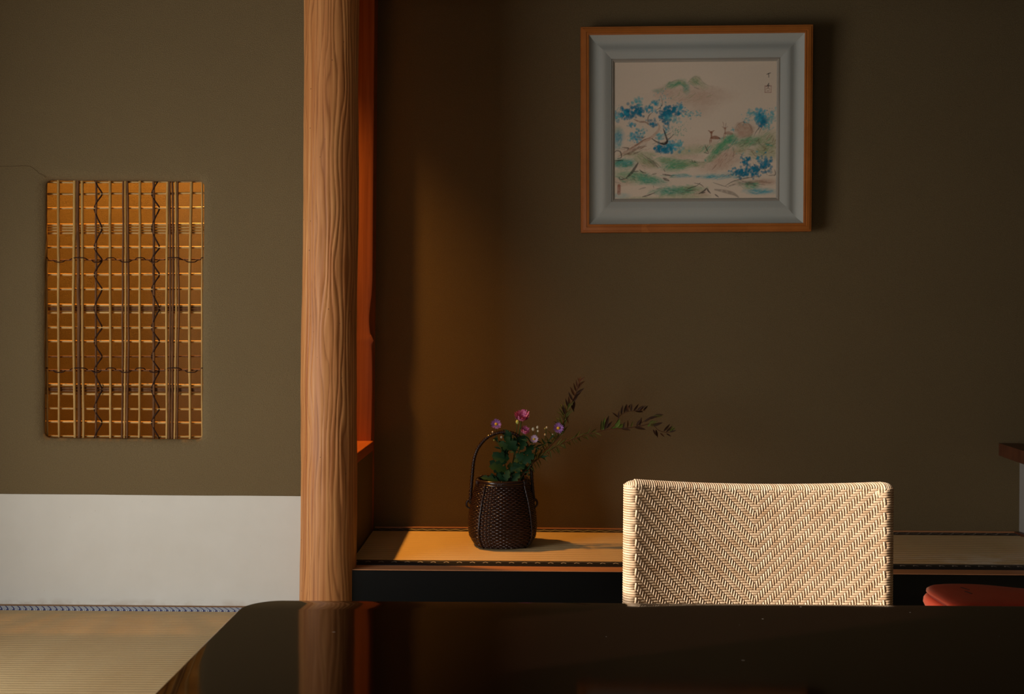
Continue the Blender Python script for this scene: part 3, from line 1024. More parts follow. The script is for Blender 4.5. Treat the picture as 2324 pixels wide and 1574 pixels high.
M['red_leather'] = m_leather('red_leather', (0.27, 0.024, 0.009), 0.36)
M['dark_leather'] = m_plain('dark_slot', (0.02, 0.008, 0.006), 0.6, 0.3)
M['zip'] = m_plain('dark_red_zip_seam', (0.13, 0.014, 0.008), 0.6, 0.3)
out = smooth_path([(0.700, 1.600, 0), (0.700, 1.65, 0), (0.703, 1.700, 0), (0.718, 1.728, 0), (0.750, 1.740, 0), (0.80, 1.741, 0), (0.84, 1.730, 0), (0.89, 1.706, 0), (0.95, 1.672, 0), (1.01, 1.632, 0), (1.04, 1.605, 0), (1.03, 1.588, 0), (0.96, 1.582, 0), (0.85, 1.580, 0), (0.735, 1.580, 0), (0.708, 1.585, 0), (0.700, 1.600, 0)], 97)[:-1]
cen = np.array((0.83, 1.66, 0))
dirs = out - cen
ln = np.linalg.norm(dirs, axis=1)[:, None]


def inset(g, z):
    P = cen + dirs * (1 - g / ln)
    P[:, 2] = z
    return P


stool = obj('low_stool', MB().bbox((0.815, 1.60, 0.326), (0.98, 1.68, 0.3480), 0.006).box((0.82, 1.61, 0.0012), (0.84, 1.67, 0.327)).box((0.95, 1.61, 0.0012), (0.97, 1.67, 0.327)), M['lacquer'])
tag(stool, 'small black stool under the red pouch behind the table', 'stool')
pou = thing('leather_pouch', 'red leather zip pouch with a sunlit edge lying right of the chair', 'pouch', (0.86, 1.66, 0.3485))
obj('lower_panel', MB().loft([inset(0.022, 0.3485), inset(0.008, 0.3500), inset(0.0025, 0.3535), inset(0.0, 0.3590), inset(0.0006, 0.3655), inset(0.0035, 0.3698), inset(0.008, 0.3715), inset(0.02, 0.372)]), M['red_leather'], pou, smooth=True)
obj('zip_seam', MB().loft([inset(0.0088, 0.3690), inset(0.0088, 0.3765)]), M['zip'], pou, smooth=True, sharp=40)
obj('upper_panel', MB().loft([inset(0.02, 0.3735), inset(0.008, 0.3742), inset(0.0045, 0.3765), inset(0.0050, 0.3795), inset(0.0095, 0.3825), inset(0.018, 0.3845), inset(0.035, 0.3858), inset(0.062, 0.3865)]), M['red_leather'], pou, smooth=True)
for (a, b) in (((2180, 1332), (2200, 1338)), ((2190, 1341), (2206, 1347))):
    P = []
    for u in np.linspace(0, 1, 5):
        px, py = a[0] + (b[0] - a[0]) * u, a[1] + (b[1] - a[1]) * u
        h = EYE - 0.3866
        v0 = -(px - CX) * math.sin(ROLL) + (py - CY) * math.cos(ROLL)
        P.append(at(px, py, FPX * h / v0))
    obj('slot', MB().sweep(P, 0.0014, 0.0006, N=np.tile((0, 0, 1.0), (5, 1)), sides=6), M['dark_leather'], pou)

# ------------------------------------------------------------------ framed painting
PW, PH = 0.556, 0.467                       # picture opening
FRW, LNW, SLW = 0.0285, 0.0775, 0.0115
OW, OH = PW + 2 * (FRW + LNW + SLW), PH + 2 * (FRW + LNW + SLW)
pc = at(1577.5, 296, 3.505)
pic = thing('framed_painting', 'landscape painting with blue trees and deer in grey liner and orange wood frame', 'painting', pc)
pic.rotation_euler = (math.radians(2.4), 0.0, 0.0)
pic.rotation_mode = 'XYZ'
Rm = Matrix.Rotation(math.radians(-1.3), 4, 'Z') @ Matrix.Rotation(math.radians(2.6), 4, 'X') @ Matrix.Rotation(0.0115 - ROLL * 0.0, 4, 'Y').inverted()
pic.rotation_euler = Rm.to_euler()


def pic_obj(name, mb, mat, smooth=False, sharp=None):
    me = mb.data(name, (0, 0, 0), smooth, sharp)
    me.materials.append(mat)
    o = bpy.data.objects.new(name, me)
    COL.objects.link(o)
    o.parent = pic
    return o


def rails(name, ow, oh, prof, mat, sharp=40):
    """four mitred rails; prof = (distance inwards from the outer edge, height towards the viewer)"""
    for k in range(4):
        hw, hh = ow / 2, oh / 2
        A = []
        for (g, h) in prof:
            c = [(-hw + g, hh - g), (hw - g, hh - g), (hw - g, -hh + g), (-hw + g, -hh + g)]
            a, b = c[k], c[(k + 1) % 4]
            A.append([(a[0], -h, a[1]), (b[0], -h, b[1])])
        A = np.array(A)
        A = np.vstack([A, A[:1]])
        n = len(A)
        F = [[2 * i for i in range(n - 1)], [2 * i + 1 for i in range(n - 1)][::-1]]
        pic_obj(name, MB().add(A.reshape(-1, 3), grid_quads(n, 2), F), mat, True, sharp)


M['liner'] = m_plain('grey_linen_liner', (0.385, 0.395, 0.360), 0.75, 0.25, 0.05, 220, bump=0.15)
M['slip'] = m_plain('grey_brown_inner_slip', (0.33, 0.30, 0.25), 0.6, 0.3, 0.05, 100)
rails('frame_rail', OW, OH, [(0, -0.008), (0, 0.026), (0.0015, 0.028), (0.0055, 0.028), (0.007, 0.0305), (0.018, 0.0315), (0.0195, 0.029), (0.0215, 0.029), (0.023, 0.0305), (0.0275, 0.030), (FRW, 0.028), (FRW, -0.008)], M['frame_wood'], 25)
g0 = 2 * FRW
rails('liner_rail', OW - g0, OH - g0, [(0, -0.007), (0, 0.0265), (0.007, 0.0205), (0.014, 0.0155), (0.021, 0.0128), (0.028, 0.0125), (0.036, 0.0150), (0.043, 0.0180), (0.050, 0.0192), (0.058, 0.0180), (0.068, 0.0148), (LNW, 0.0120), (LNW, -0.007)], M['liner'], 30)
g1 = 2 * (FRW + LNW)
rails('inner_slip', OW - g1, OH - g1, [(0, -0.006), (0, 0.0085), (0.005, 0.0100), (0.0065, 0.0070), (0.0085, 0.0070), (SLW, 0.0045), (SLW, -0.006)], M['slip'], 25)
pic_obj('backing_board', MB().box((-OW / 2 + 0.004, 0.008, -OH / 2 + 0.004), (OW / 2 - 0.004, 0.012, OH / 2 - 0.004)), M['trim_wood'])

# the picture itself, painted into the colours of a fine grid
GW, GH = 440, 370
zx = np.linspace(100, 1790, GW)[None, :]
zy = np.linspace(72, 1484, GH)[:, None]
IMG = np.zeros((GH, GW, 3)) + np.array((0.70, 0.575, 0.445))
tone = vnoise(zx / 320, zy / 260, 51) * 0.03 + vnoise(zx / 12, zy / 12, 52) * 0.012
IMG *= 1 + tone[..., None]
NZ1 = vnoise(zx / 26, zy / 20, 53) * 0.6 + vnoise(zx / 10, zy / 9, 54) * 0.4
NZ2 = vnoise(zx / 60, zy / 34, 55) * 0.6 + vnoise(zx / 17, zy / 13, 56) * 0.4


def lay(a, c):
    global IMG
    a = np.clip(a, 0, 1)[..., None]
    c = np.array(c)
    IMG = IMG * (1 - a) + c * a


def blob(cx, cy, rx, ry, c, a, rot=0.0, nz=0.45, soft=1.0):
    dx, dy = zx - cx, zy - cy
    r = math.radians(rot)
    u = (dx * math.cos(r) + dy * math.sin(r)) / rx
    v = (-dx * math.sin(r) + dy * math.cos(r)) / ry
    d = np.sqrt(u * u + v * v) * (1 + nz * 0.5 * NZ2)
    lay(min(1.0, a * 1.25) * np.clip((1.3 - d) / (0.8 * soft), 0, 1) ** 0.9 * np.clip(0.85 + nz * 0.9 * NZ1, 0.1, 1.2), c)


def dots(cx, cy, sx, sy, n, r, c, a, seed):
    g = np.random.default_rng(seed)
    for _ in range(int(n * 1.5)):
        x, y = g.normal(cx, sx * 0.55), g.normal(cy, sy * 0.55)
        rr = r * g.uniform(0.45, 1.2)
        x0, x1 = np.searchsorted(zx[0], (x - 2 * rr, x + 2 * rr))
        y0, y1 = np.searchsorted(zy[:, 0], (y - 2 * rr, y + 2 * rr))
        if x1 <= x0 or y1 <= y0:
            continue
        d = np.sqrt((zx[:, x0:x1] - x) ** 2 + (zy[y0:y1] - y) ** 2)
        al = np.clip((rr * 1.2 - d) / (rr * 0.45), 0, 1)[..., None] * a * g.uniform(0.55, 1.0)
        cc = np.array(c) * g.uniform(0.75, 1.25)
        IMG[y0:y1, x0:x1] = IMG[y0:y1, x0:x1] * (1 - al) + cc * al


def stroke(pts, w, c, a, rough=0.35, taper=True):
    P = np.array(pts, float)
    if len(P) > 2:
        P = smooth_path(np.c_[P, np.zeros(len(P))], 14 * len(P))[:, :2]
    x0, x1 = np.searchsorted(zx[0], (P[:, 0].min() - 3 * w, P[:, 0].max() + 3 * w))
    y0, y1 = np.searchsorted(zy[:, 0], (P[:, 1].min() - 3 * w, P[:, 1].max() + 3 * w))
    if x1 <= x0 or y1 <= y0:
        return
    X, Y = zx[:, x0:x1], zy[y0:y1]
    best = np.full((y1 - y0, x1 - x0), 1e9)
    n = len(P) - 1
    for i in range(n):
        p, q = P[i], P[i + 1]
        d = q - p
        L2 = d.dot(d) + 1e-9
        t = np.clip(((X - p[0]) * d[0] + (Y - p[1]) * d[1]) / L2, 0, 1)
        dist = np.hypot(X - p[0] - t * d[0], Y - p[1] - t * d[1])
        k = (i + t) / n
        ww = w * (0.45 + 0.75 * np.sin(PI * np.clip(k, 0.02, 0.98)) if taper else 1.0)
        best = np.minimum(best, dist / ww)
    al = np.clip((1.15 - best) / 0.5, 0, 1) * a * np.clip(1 + rough * 1.6 * NZ1[y0:y1, x0:x1], 0, 1)
    al = np.clip(al, 0, 1)[..., None]
    IMG[y0:y1, x0:x1] = IMG[y0:y1, x0:x1] * (1 - al) + np.array(c) * al


G1, G2, G3 = (0.120, 0.360, 0.175), (0.31, 0.36, 0.18), (0.060, 0.330, 0.235)
PK, BR = (0.54, 0.36, 0.26), (0.22, 0.11, 0.065)
B1, B2, B3 = (0.010, 0.190, 0.305), (0.030, 0.310, 0.420), (0.10, 0.390, 0.420)
INK, INK2 = (0.035, 0.030, 0.028), (0.13, 0.10, 0.08)
# far mountain
for a in ((850, 420, 330, 110, PK, 0.42), (1130, 430, 210, 80, PK, 0.30), (1010, 520, 150, 110, PK, 0.28), (620, 390, 120, 50, PK, 0.3)):
    blob(*a)
for a in ((735, 305, 110, 34, G1, 0.50, -18), (850, 345, 34, 60, G3, 0.5, -10), (800, 300, 60, 26, G2, 0.5, 25), (945, 275, 60, 42, G2, 0.62), (560, 372, 60, 20, G3, 0.35), (1020, 320, 60, 34, G2, 0.3, 30)):
    blob(*a)
stroke([(600, 352), (660, 312), (725, 272), (790, 268), (850, 296)], 4, INK2, 0.35)
stroke([(860, 300), (900, 258), (945, 232), (995, 258), (1040, 305), (1120, 340)], 4, INK2, 0.30)
for k in range(5):
    stroke([(760 + 18 * k, 285 + 6 * k), (820 + 12 * k, 325 + 12 * k)], 3, G3, 0.45)
stroke([(930, 340), (985, 360)], 4, INK2, 0.5)
# hills
for a in ((900, 985, 200, 50, G2, 0.45, -10), (1090, 960, 110, 50, G2, 0.35, -20), (1030, 905, 260, 60, PK, 0.16),
          (1250, 1060, 160, 120, PK, 0.62, -30), (1120, 1130, 160, 70, PK, 0.4, -10),
          (1195, 965, 190, 40, G1, 0.80, -45), (1300, 870, 90, 40, G1, 0.75, -30), (1500, 890, 150, 55, G1, 0.62, -8), (1430, 960, 90, 50, G2, 0.5, -30),
          (1690, 900, 110, 120, G2, 0.5), (1700, 1010, 110, 90, G2, 0.4), (1570, 1010, 120, 70, G2, 0.35),
          (760, 1135, 160, 52, G1, 0.72, -8), (660, 1085, 130, 36, G1, 0.6, 5), (900, 1120, 150, 36, G2, 0.5), (860, 1050, 180, 30, PK, 0.3),
          (210, 1110, 130, 55, G3, 0.72), (450, 1100, 120, 46, G2, 0.70, 22), (420, 1130, 110, 40, PK, 0.35), (380, 1020, 200, 34, G2, 0.45),
          (330, 1250, 220, 62, G1, 0.62, 8), (500, 1290, 150, 48, G3, 0.55, 10), (190, 1290, 120, 46, PK, 0.4),
          (740, 1395, 240, 46, G3, 0.72, -3), (900, 1375, 150, 36, G2, 0.55), (820, 1450, 250, 34, G2, 0.5), (1010, 1425, 90, 36, PK, 0.45), (420, 1470, 260, 22, G2, 0.4),
          (1120, 1250, 190, 26, B3, 0.45), (800, 1240, 110, 20, B3, 0.4), (1380, 1230, 150, 36, B3, 0.35),
          (1650, 1310, 150, 36, PK, 0.62), (1520, 1345, 80, 40, G1, 0.6), (1620, 1405, 170, 34, B3, 0.5), (1460, 1320, 110, 26, INK2, 0.4),
          (170, 1440, 110, 30, B3, 0.3), (150, 830, 60, 80, B2, 0.55), (135, 920, 50, 50, B3, 0.4), (120, 760, 70, 40, G2, 0.3)):
    blob(*a)
stroke([(1150, 1385), (1230, 1398), (1300, 1415), (1350, 1432), (1395, 1462)], 17, (0.24, 0.19, 0.15), 0.65)
hr_ = np.random.default_rng(77)
for (cx, cy, rx, ry, ang_, n, cols) in ((200, 1110, 110, 45, -10, 40, (G3, G3, INK2, B3)), (450, 1090, 110, 50, 35, 34, (G2, INK2, G1)), (330, 1250, 210, 56, 12, 70, (G1, G3, INK2, G2)), (500, 1290, 130, 40, 14, 34, (G3, G1)),
                                       (740, 1395, 230, 44, -6, 70, (G3, G1, INK2)), (890, 1385, 140, 40, 8, 34, (G2, G1, BR)), (760, 1135, 150, 46, -18, 50, (G1, G3, G2)), (650, 1085, 120, 30, 8, 30, (G1, G2)), (900, 1120, 140, 30, -4, 26, (G2, G1)),
                                       (1195, 965, 170, 36, -45, 70, (G1, G1, G3)), (1320, 880, 90, 40, -40, 34, (G1, G3)), (1490, 900, 140, 50, -24, 46, (G1, G2, INK2)), (1250, 1060, 120, 80, -50, 40, (PK, BR, PK)), (1690, 920, 90, 110, -30, 46, (G2, BR, G1)),
                                       (1570, 1010, 120, 60, 20, 30, (G2, G1, BR)), (1540, 1330, 110, 40, 6, 40, (G1, G3, INK2)), (1660, 1310, 110, 30, 4, 24, (PK, BR)), (1610, 1405, 150, 26, 4, 34, (B3, B2)), (1120, 1250, 180, 22, -4, 40, (B3, B2)), (800, 1240, 100, 16, 0, 20, (B3, G3)),
                                       (350, 960, 180, 50, -28, 36, (PK, BR, PK, INK2)), (300, 1000, 120, 26, -25, 18, (BR, INK2)), (150, 840, 44, 70, -70, 30, (B2, B3)), (1380, 1240, 140, 26, -10, 24, (B3, INK2)), (860, 420, 260, 70, -20, 30, (PK, G2)), (740, 310, 90, 24, -25, 24, (G1, G3)), (945, 280, 46, 30, 40, 16, (G2, G3))):
    for _ in range(n):
        x, y = hr_.normal(cx, rx * 0.5), hr_.normal(cy, ry * 0.5)
        L = hr_.uniform(14, 46)
        a_ = math.radians(ang_ + hr_.normal(0, 14))
        c_ = np.array(cols[hr_.integers(len(cols))]) * hr_.uniform(0.7, 1.15)
        stroke([(x - L * math.cos(a_), y - L * math.sin(a_)), (x, y + hr_.normal(0, 4)), (x + L * math.cos(a_), y + L * math.sin(a_))], hr_.uniform(2.2, 5.0), c_, hr_.uniform(0.2, 0.55))
# rock and deer
blob(1450, 775, 92, 66, (0.46, 0.29, 0.20), 0.7, 12, 0.35, 0.6)
blob(1410, 820, 60, 40, PK, 0.5, 0, 0.4, 0.8)
stroke([(1355, 800), (1375, 735), (1430, 700), (1490, 715), (1525, 780), (1530, 830)], 4, BR, 0.45)
for (dx, dy, s, al) in ((0, 0, 1.0, 0.85), (138, -45, 0.92, 0.55)):
    c = (0.27, 0.105, 0.055)
    q = lambda x, y: (1145 + dx + (x - 1145) * s, 860 + dy + (y - 860) * s)
    stroke([q(1105, 858), q(1150, 852), q(1195, 862)], 17 * s, c, al, 0.2)
    stroke([q(1112, 855), q(1112, 820), q(1112, 795)], 9 * s, c, al, 0.1, False)
    stroke([q(1104, 800), q(1116, 802)], 11 * s, c, al, 0.1, False)
    stroke([q(1078, 780), q(1104, 795)], 5 * s, c, al)
    stroke([q(1142, 780), q(1116, 795)], 5 * s, c, al)
    stroke([q(1098, 862), q(1096, 925)], 5 * s, c, al)
    stroke([q(1112, 862), q(1112, 905)], 4 * s, c, al)
    if dx:
        stroke([q(1100, 795), q(1092, 745), q(1080, 725)], 3.5, c, al)
        stroke([q(1116, 795), q(1122, 740)], 3.5, c, al)
    else:
        stroke([(1188, 855), (1205, 866)], 7, INK, 0.8)
# blossom trees
D = [(240, 600, 75, 62, 46, 17, B1, 0.8), (370, 575, 50, 48, 34, 16, B1, 0.8), (350, 480, 44, 34, 22, 14, B3, 0.6), (175, 610, 62, 48, 26, 13, B2, 0.6), (130, 640, 30, 30, 10, 11, B3, 0.6),
     (475, 552, 48, 44, 26, 14, B2, 0.6), (535, 498, 34, 28, 12, 15, B2, 0.6), (600, 445, 70, 66, 26, 9, B3, 0.6), (690, 585, 95, 50, 50, 16, B1, 0.8), (635, 630, 60, 44, 34, 17, B1, 0.8),
     (795, 540, 48, 40, 26, 14, B2, 0.55), (870, 610, 85, 44, 34, 9, B3, 0.65), (965, 615, 34, 26, 8, 7, B3, 0.6), (720, 670, 70, 40, 24, 14, B3, 0.55), (655, 705, 40, 36, 14, 14, B1, 0.6),
     (500, 712, 50, 38, 24, 13, B1, 0.55), (290, 720, 44, 30, 14, 12, B2, 0.6), (380, 780, 80, 50, 26, 10, B3, 0.6), (330, 832, 60, 58, 34, 13, B2, 0.6), (270, 835, 40, 40, 14, 9, B3, 0.5),
     (590, 830, 50, 48, 26, 14, B3, 0.55), (650, 770, 50, 30, 16, 10, B2, 0.5), (760, 785, 90, 50, 36, 8, G3, 0.5), (850, 740, 60, 60, 10, 5, G3, 0.5), (575, 962, 60, 38, 34, 14, B1, 0.7),
     (690, 940, 110, 58, 60, 15, B2, 0.65), (640, 970, 70, 30, 24, 14, B1, 0.7), (785, 925, 46, 52, 22, 14, B3, 0.5), (150, 540, 40, 30, 6, 6, B3, 0.5),
     (1620, 650, 66, 78, 56, 16, B2, 0.7), (1650, 700, 44, 60, 26, 17, B1, 0.6), (1515, 612, 48, 44, 18, 13, B3, 0.55), (1480, 680, 46, 40, 14, 9, B3, 0.5), (1720, 670, 62, 80, 36, 12, B3, 0.5), (1730, 590, 50, 50, 10, 7, B3, 0.5), (1690, 750, 60, 30, 16, 12, B3, 0.45),
     (1475, 1100, 52, 46, 34, 14, B1, 0.75), (1420, 1215, 90, 44, 50, 14, B1, 0.75), (1560, 1195, 90, 56, 60, 14, B1, 0.75), (1655, 1130, 76, 58, 50, 15, B1, 0.75), (1350, 1180, 40, 50, 14, 7, B2, 0.6), (1590, 1075, 30, 40, 14, 12, B2, 0.6), (1450, 1050, 40, 30, 8, 8, B3, 0.5)]
for k, d in enumerate(D):
    dots(*d, 100 + k)
# trunks and branches
for pts, w, c, a in (([(150, 1040), (240, 985), (320, 935), (400, 890), (480, 855), (545, 800), (575, 745), (560, 705)], 15, PK, 0.85), ([(200, 1030), (300, 985), (380, 945), (440, 935)], 9, BR, 0.6),
                     ([(270, 965), (350, 915), (420, 870), (480, 850)], 6, BR, 0.7), ([(500, 860), (545, 890), (620, 915), (655, 885), (640, 830), (628, 790), (615, 760)], 9, INK, 0.85),
                     ([(590, 910), (640, 905), (660, 880)], 14, INK, 0.8), ([(655, 880), (690, 850), (725, 815)], 5, INK2, 0.8), ([(640, 830), (700, 800)], 4, INK2, 0.6),
                     ([(310, 660), (370, 685), (430, 690), (462, 715)], 9, BR, 0.65), ([(462, 720), (455, 660), (470, 620), (500, 595)], 5, INK2, 0.8), ([(540, 570), (580, 545), (605, 500), (590, 420)], 4, INK2, 0.7),
                     ([(330, 840), (400, 850), (430, 835)], 6, BR, 0.6), ([(110, 1000), (130, 980), (170, 990), (182, 1045), (140, 1060)], 6, INK, 0.75), ([(100, 1082), (200, 1076)], 6, INK, 0.7), ([(190, 945), (255, 955), (240, 975)], 6, INK, 0.7),
                     ([(355, 1105), (320, 1160), (285, 1210), (235, 1255)], 13, INK, 0.75), ([(370, 1175), (400, 1200), (440, 1212)], 5, INK, 0.8), ([(160, 1245), (170, 1275), (240, 1262)], 5, INK, 0.7), ([(310, 1195), (360, 1190)], 6, INK, 0.6),
                     ([(390, 1010), (460, 1060), (540, 1110), (590, 1150)], 4, INK2, 0.6), ([(470, 1080), (520, 1120), (560, 1150)], 12, INK2, 0.4), ([(610, 1225), (650, 1230), (710, 1242)], 7, INK, 0.75), ([(615, 1262), (640, 1275), (675, 1290)], 12, INK, 0.7), ([(500, 1225), (545, 1215)], 9, INK2, 0.5),
                     ([(620, 1170), (635, 1200)], 5, INK2, 0.6), ([(400, 1452), (450, 1440), (530, 1412)], 6, INK, 0.8), ([(850, 1388), (900, 1362), (960, 1345), (1000, 1312)], 4, INK, 0.75), ([(935, 1315), (1000, 1330), (1040, 1362)], 4, INK, 0.7),
                     ([(985, 1425), (1040, 1395), (1065, 1375), (1085, 1400), (1105, 1422)], 8, INK, 0.85), ([(1010, 1420), (1050, 1410)], 6, INK, 0.8), ([(1150, 1432), (1190, 1462)], 6, INK, 0.8), ([(840, 1390), (900, 1395)], 5, INK2, 0.6),
                     ([(1130, 1312), (1200, 1335), (1290, 1362)], 4, INK2, 0.65), ([(1260, 1345), (1330, 1305), (1400, 1285), (1500, 1265), (1620, 1252)], 6, INK, 0.6), ([(1290, 1350), (1360, 1330)], 7, INK2, 0.6),
                     ([(1045, 925), (1060, 965), (1085, 1012)], 4, INK, 0.8), ([(1080, 920), (1060, 975)], 3, INK2, 0.7), ([(1035, 1002), (1085, 1018)], 4, INK, 0.7), ([(910, 1075), (918, 1102)], 4, INK, 0.7), ([(935, 1085), (948, 1108)], 4, INK, 0.7), ([(860, 1095), (950, 1105), (1040, 1105)], 3, INK2, 0.5), ([(1048, 1075), (1056, 1095)], 9, G3, 0.7),
                     ([(1330, 950), (1345, 1000), (1335, 1050), (1360, 1020)], 3, BR, 0.6), ([(1390, 1000), (1450, 985), (1520, 975), (1560, 1005)], 3, BR, 0.5), ([(1440, 690), (1450, 710)], 6, INK, 0.7),
                     ([(1550, 845), (1570, 800), (1600, 760), (1620, 720)], 4, INK2, 0.7), ([(1600, 820), (1620, 770), (1640, 740)], 4, INK2, 0.6), ([(1540, 800), (1520, 740), (1500, 715)], 3, INK2, 0.5), ([(1590, 850), (1610, 920), (1660, 950)], 3, INK2, 0.5), ([(1670, 925), (1740, 940)], 9, G3, 0.7), ([(1755, 860), (1740, 905)], 3, BR, 0.7), ([(1775, 880), (1760, 910)], 3, BR, 0.7),
                     ([(1540, 1110), (1580, 1170), (1620, 1220)], 3, INK2, 0.6), ([(1640, 1150), (1670, 1200), (1690, 1240)], 3, INK, 0.6), ([(1765, 1185), (1775, 1225), (1760, 1250)], 5, INK, 0.7), ([(1700, 1245), (1775, 1240)], 4, INK, 0.6), ([(120, 1100), (200, 1090), (300, 1100)], 3, G3, 0.5),
                     ([(510, 1335), (520, 1365)], 3, INK2, 0.6), ([(1165, 1285), (1260, 1270)], 4, B2, 0.4), ([(1310, 780), (1350, 770)], 9, B3, 0.6), ([(1325, 750), (1345, 800)], 6, B3, 0.6)):
    stroke(pts, w, c, a)
# signature and seals
for pts in ([(1678, 216), (1698, 208), (1716, 203)], [(1697, 205), (1698, 246)], [(1676, 338), (1690, 322), (1700, 306)], [(1688, 335), (1708, 328)], [(1694, 318), (1694, 345)]):
    stroke(pts, 4.0, INK, 0.9, 0.1, False)
SE = (0.30, 0.085, 0.06)
for pts in ([(1660, 332), (1660, 400)], [(1724, 332), (1724, 400)], [(1660, 400), (1724, 400)], [(1660, 334), (1684, 334)], [(1706, 334), (1724, 334)], [(1675, 365), (1692, 352), (1710, 370)], [(1680, 385), (1706, 382)]):
    stroke(pts, 3.6, SE, 0.75, 0.2, False)
stroke([(157, 1340), (157, 1415)], 20, (0.30, 0.085, 0.05), 0.8, 0.5, False)
for yy in (1352, 1368, 1385, 1402):
    stroke([(147, yy), (167, yy + 4)], 2.5, (0.50, 0.33, 0.23), 0.6, 0.2, False)

gx = np.linspace(-PW / 2 - 0.004, PW / 2 + 0.004, GW)
gz = np.linspace(PH / 2 + 0.004, -PH / 2 - 0.004, GH)
V = np.stack([np.broadcast_to(gx[None], (GH, GW)), np.full((GH, GW), -0.0035), np.broadcast_to(gz[:, None], (GH, GW))], -1)
art = MB().add(V.reshape(-1, 3), grid_quads(GH, GW)[:, ::-1])
t = NT('painted_paper')
ca = t.n('ShaderNodeVertexColor')
ca.layer_name = 'paint'
t.l(ca.outputs['Color'], t.b.inputs['Base Color'])
t.set(0.8, 0.2)
po = pic_obj('picture', art, t.m)
po['label'] = 'painted landscape of blue blossom trees, deer, hills and stream on cream paper'
at_ = po.data.color_attributes.new('paint', 'FLOAT_COLOR', 'POINT')
at_.data.foreach_set('color', np.c_[IMG.reshape(-1, 3), np.ones(GW * GH)].astype(np.float32).ravel())

# ------------------------------------------------------------------ woven flower basket
def m_cane(name, c1, c2, rough=0.3):
    t = NT(name)
    f = t.noise(t.coord((60, 60, 200)), 1.0, 3)
    t.base(t.mix(f, c1, c2))
    t.set(rough, 0.5)
    return t.m


M['basket'] = m_cane('dark_smoked_cane', (0.011, 0.0042, 0.0028), (0.046, 0.018, 0.010), 0.24)
M['basket_rim'] = m_cane('black_brown_cane', (0.010, 0.0048, 0.004), (0.030, 0.013, 0.009), 0.22)
M['basket_in'] = m_plain('basket_dark_inside', (0.006, 0.003, 0.002), 0.8, 0.2)
BX, BYY = float(at(1140, 1200, 3.27)[0]), 3.275
BZ = ALC_Z + 0.0012
BH = 0.208
bk = thing('flower_basket', 'dark woven cane basket with tall hoop handle on the alcove mat', 'basket', (BX, BYY, BZ))
hw_t = lambda t: np.interp(t, (0, 0.05, 0.15, 0.30, 0.5, 0.7, 0.85, 1.0), (0.0820, 0.0930, 0.1055, 0.1095, 0.1060, 0.0985, 0.0900, 0.0815))
sq_t = lambda t: np.interp(t, (0, 0.3, 1.0), (4.2, 3.0, 2.1))
BROT = math.radians(5)


def b_rad(t, th):
    """radius of the basket wall at height fraction t, direction th"""
    p = sq_t(t)
    a = th - BROT
    k = (np.abs(np.cos(a)) ** p + np.abs(np.sin(a)) ** p) ** (-1 / p)
    return hw_t(t) * (1 + (k - 1) * 0.55)


def b_pt(t, th, off=0.0):
    r = b_rad(t, th) + off
    return np.stack([BX + r * np.cos(th), BYY + r * np.sin(th), BZ + BH * t + 0 * th], -1)


th = np.linspace(0, 2 * PI, 256, endpoint=False)
wv = MB()
nr = 36
for k in range(nr):
    tt = (k + 0.5) / nr * 0.955
    jit = 0.0006 * vnoise(th * 6, k * 1.7, 61)
    off = 0.0016 * np.cos(th * 32 + PI * k) + jit
    P = b_pt(tt + 0.004 * np.sin(th * 32 + PI * k + 1.5) * 0.5, th, off)
    Nn = np.stack([np.cos(th), np.sin(th), 0 * th], -1)
    wv.sweep(P, 0.0026, 0.0016, N=Nn, sides=6, closed=True)
obj('weave', wv, M['basket'], bk, smooth=True, kind='stuff')
obj('inner_wall', MB().loft([b_pt(q, th[::4], -0.0035) for q in np.linspace(0.01, 1.0, 14)], False).add(b_pt(0.012, th[::4], -0.004), None, [list(range(64))]), M['basket_in'], bk, smooth=True)
for k in range(4):
    a = BROT + PI / 4 + k * PI / 2 + math.radians(1.5)
    P = np.array([b_pt(q, np.array([a]), 0.0035)[0] for q in np.linspace(0.0, 0.97, 24)])
    r = obj('corner_rib', MB().sweep(P, 0.0036, 0.0024, N=np.tile((math.cos(a), math.sin(a), 0), (24, 1)), sides=8), M['basket_rim'], bk, smooth=True)
    lash = MB()
    s = np.linspace(0, 1, 160)
    core = np.array([b_pt(q, np.array([a]), 0.0035)[0] for q in 0.97 * s])
    tv = np.array((-math.sin(a), math.cos(a), 0))
    nv_ = np.array((math.cos(a), math.sin(a), 0))
    hx = core + 0.0034 * np.cos(s * 2 * PI * 17)[:, None] * tv + 0.0026 * np.sin(s * 2 * PI * 17)[:, None] * nv_
    obj('lashing', lash.sweep(hx, 0.0011, sides=5), M['basket_rim'], r, smooth=True)
for tt, ra, rb in ((0.985, 0.0052, 0.0075), (0.945, 0.0030, 0.0036)):
    obj('rim', MB().sweep(b_pt(tt, th[::2], 0.0010), rb, ra, N=np.stack([np.cos(th[::2]), np.sin(th[::2]), 0 * th[::2]], -1), sides=8, closed=True), M['basket_rim'], bk, smooth=True)
rimw = MB()
for a0 in np.linspace(0, 2 * PI, 6, endpoint=False):
    for k in range(4):
        a = a0 + 0.35 + k * 0.045
        P = [b_pt(0.935, np.array([a]), 0.004)[0], b_pt(0.985, np.array([a]), 0.0072)[0], b_pt(1.028, np.array([a]), 0.002)[0]]
        rimw.sweep(smooth_path(P, 7), 0.0014, sides=5)
obj('rim_binding', rimw, M['basket'], bk, smooth=True)
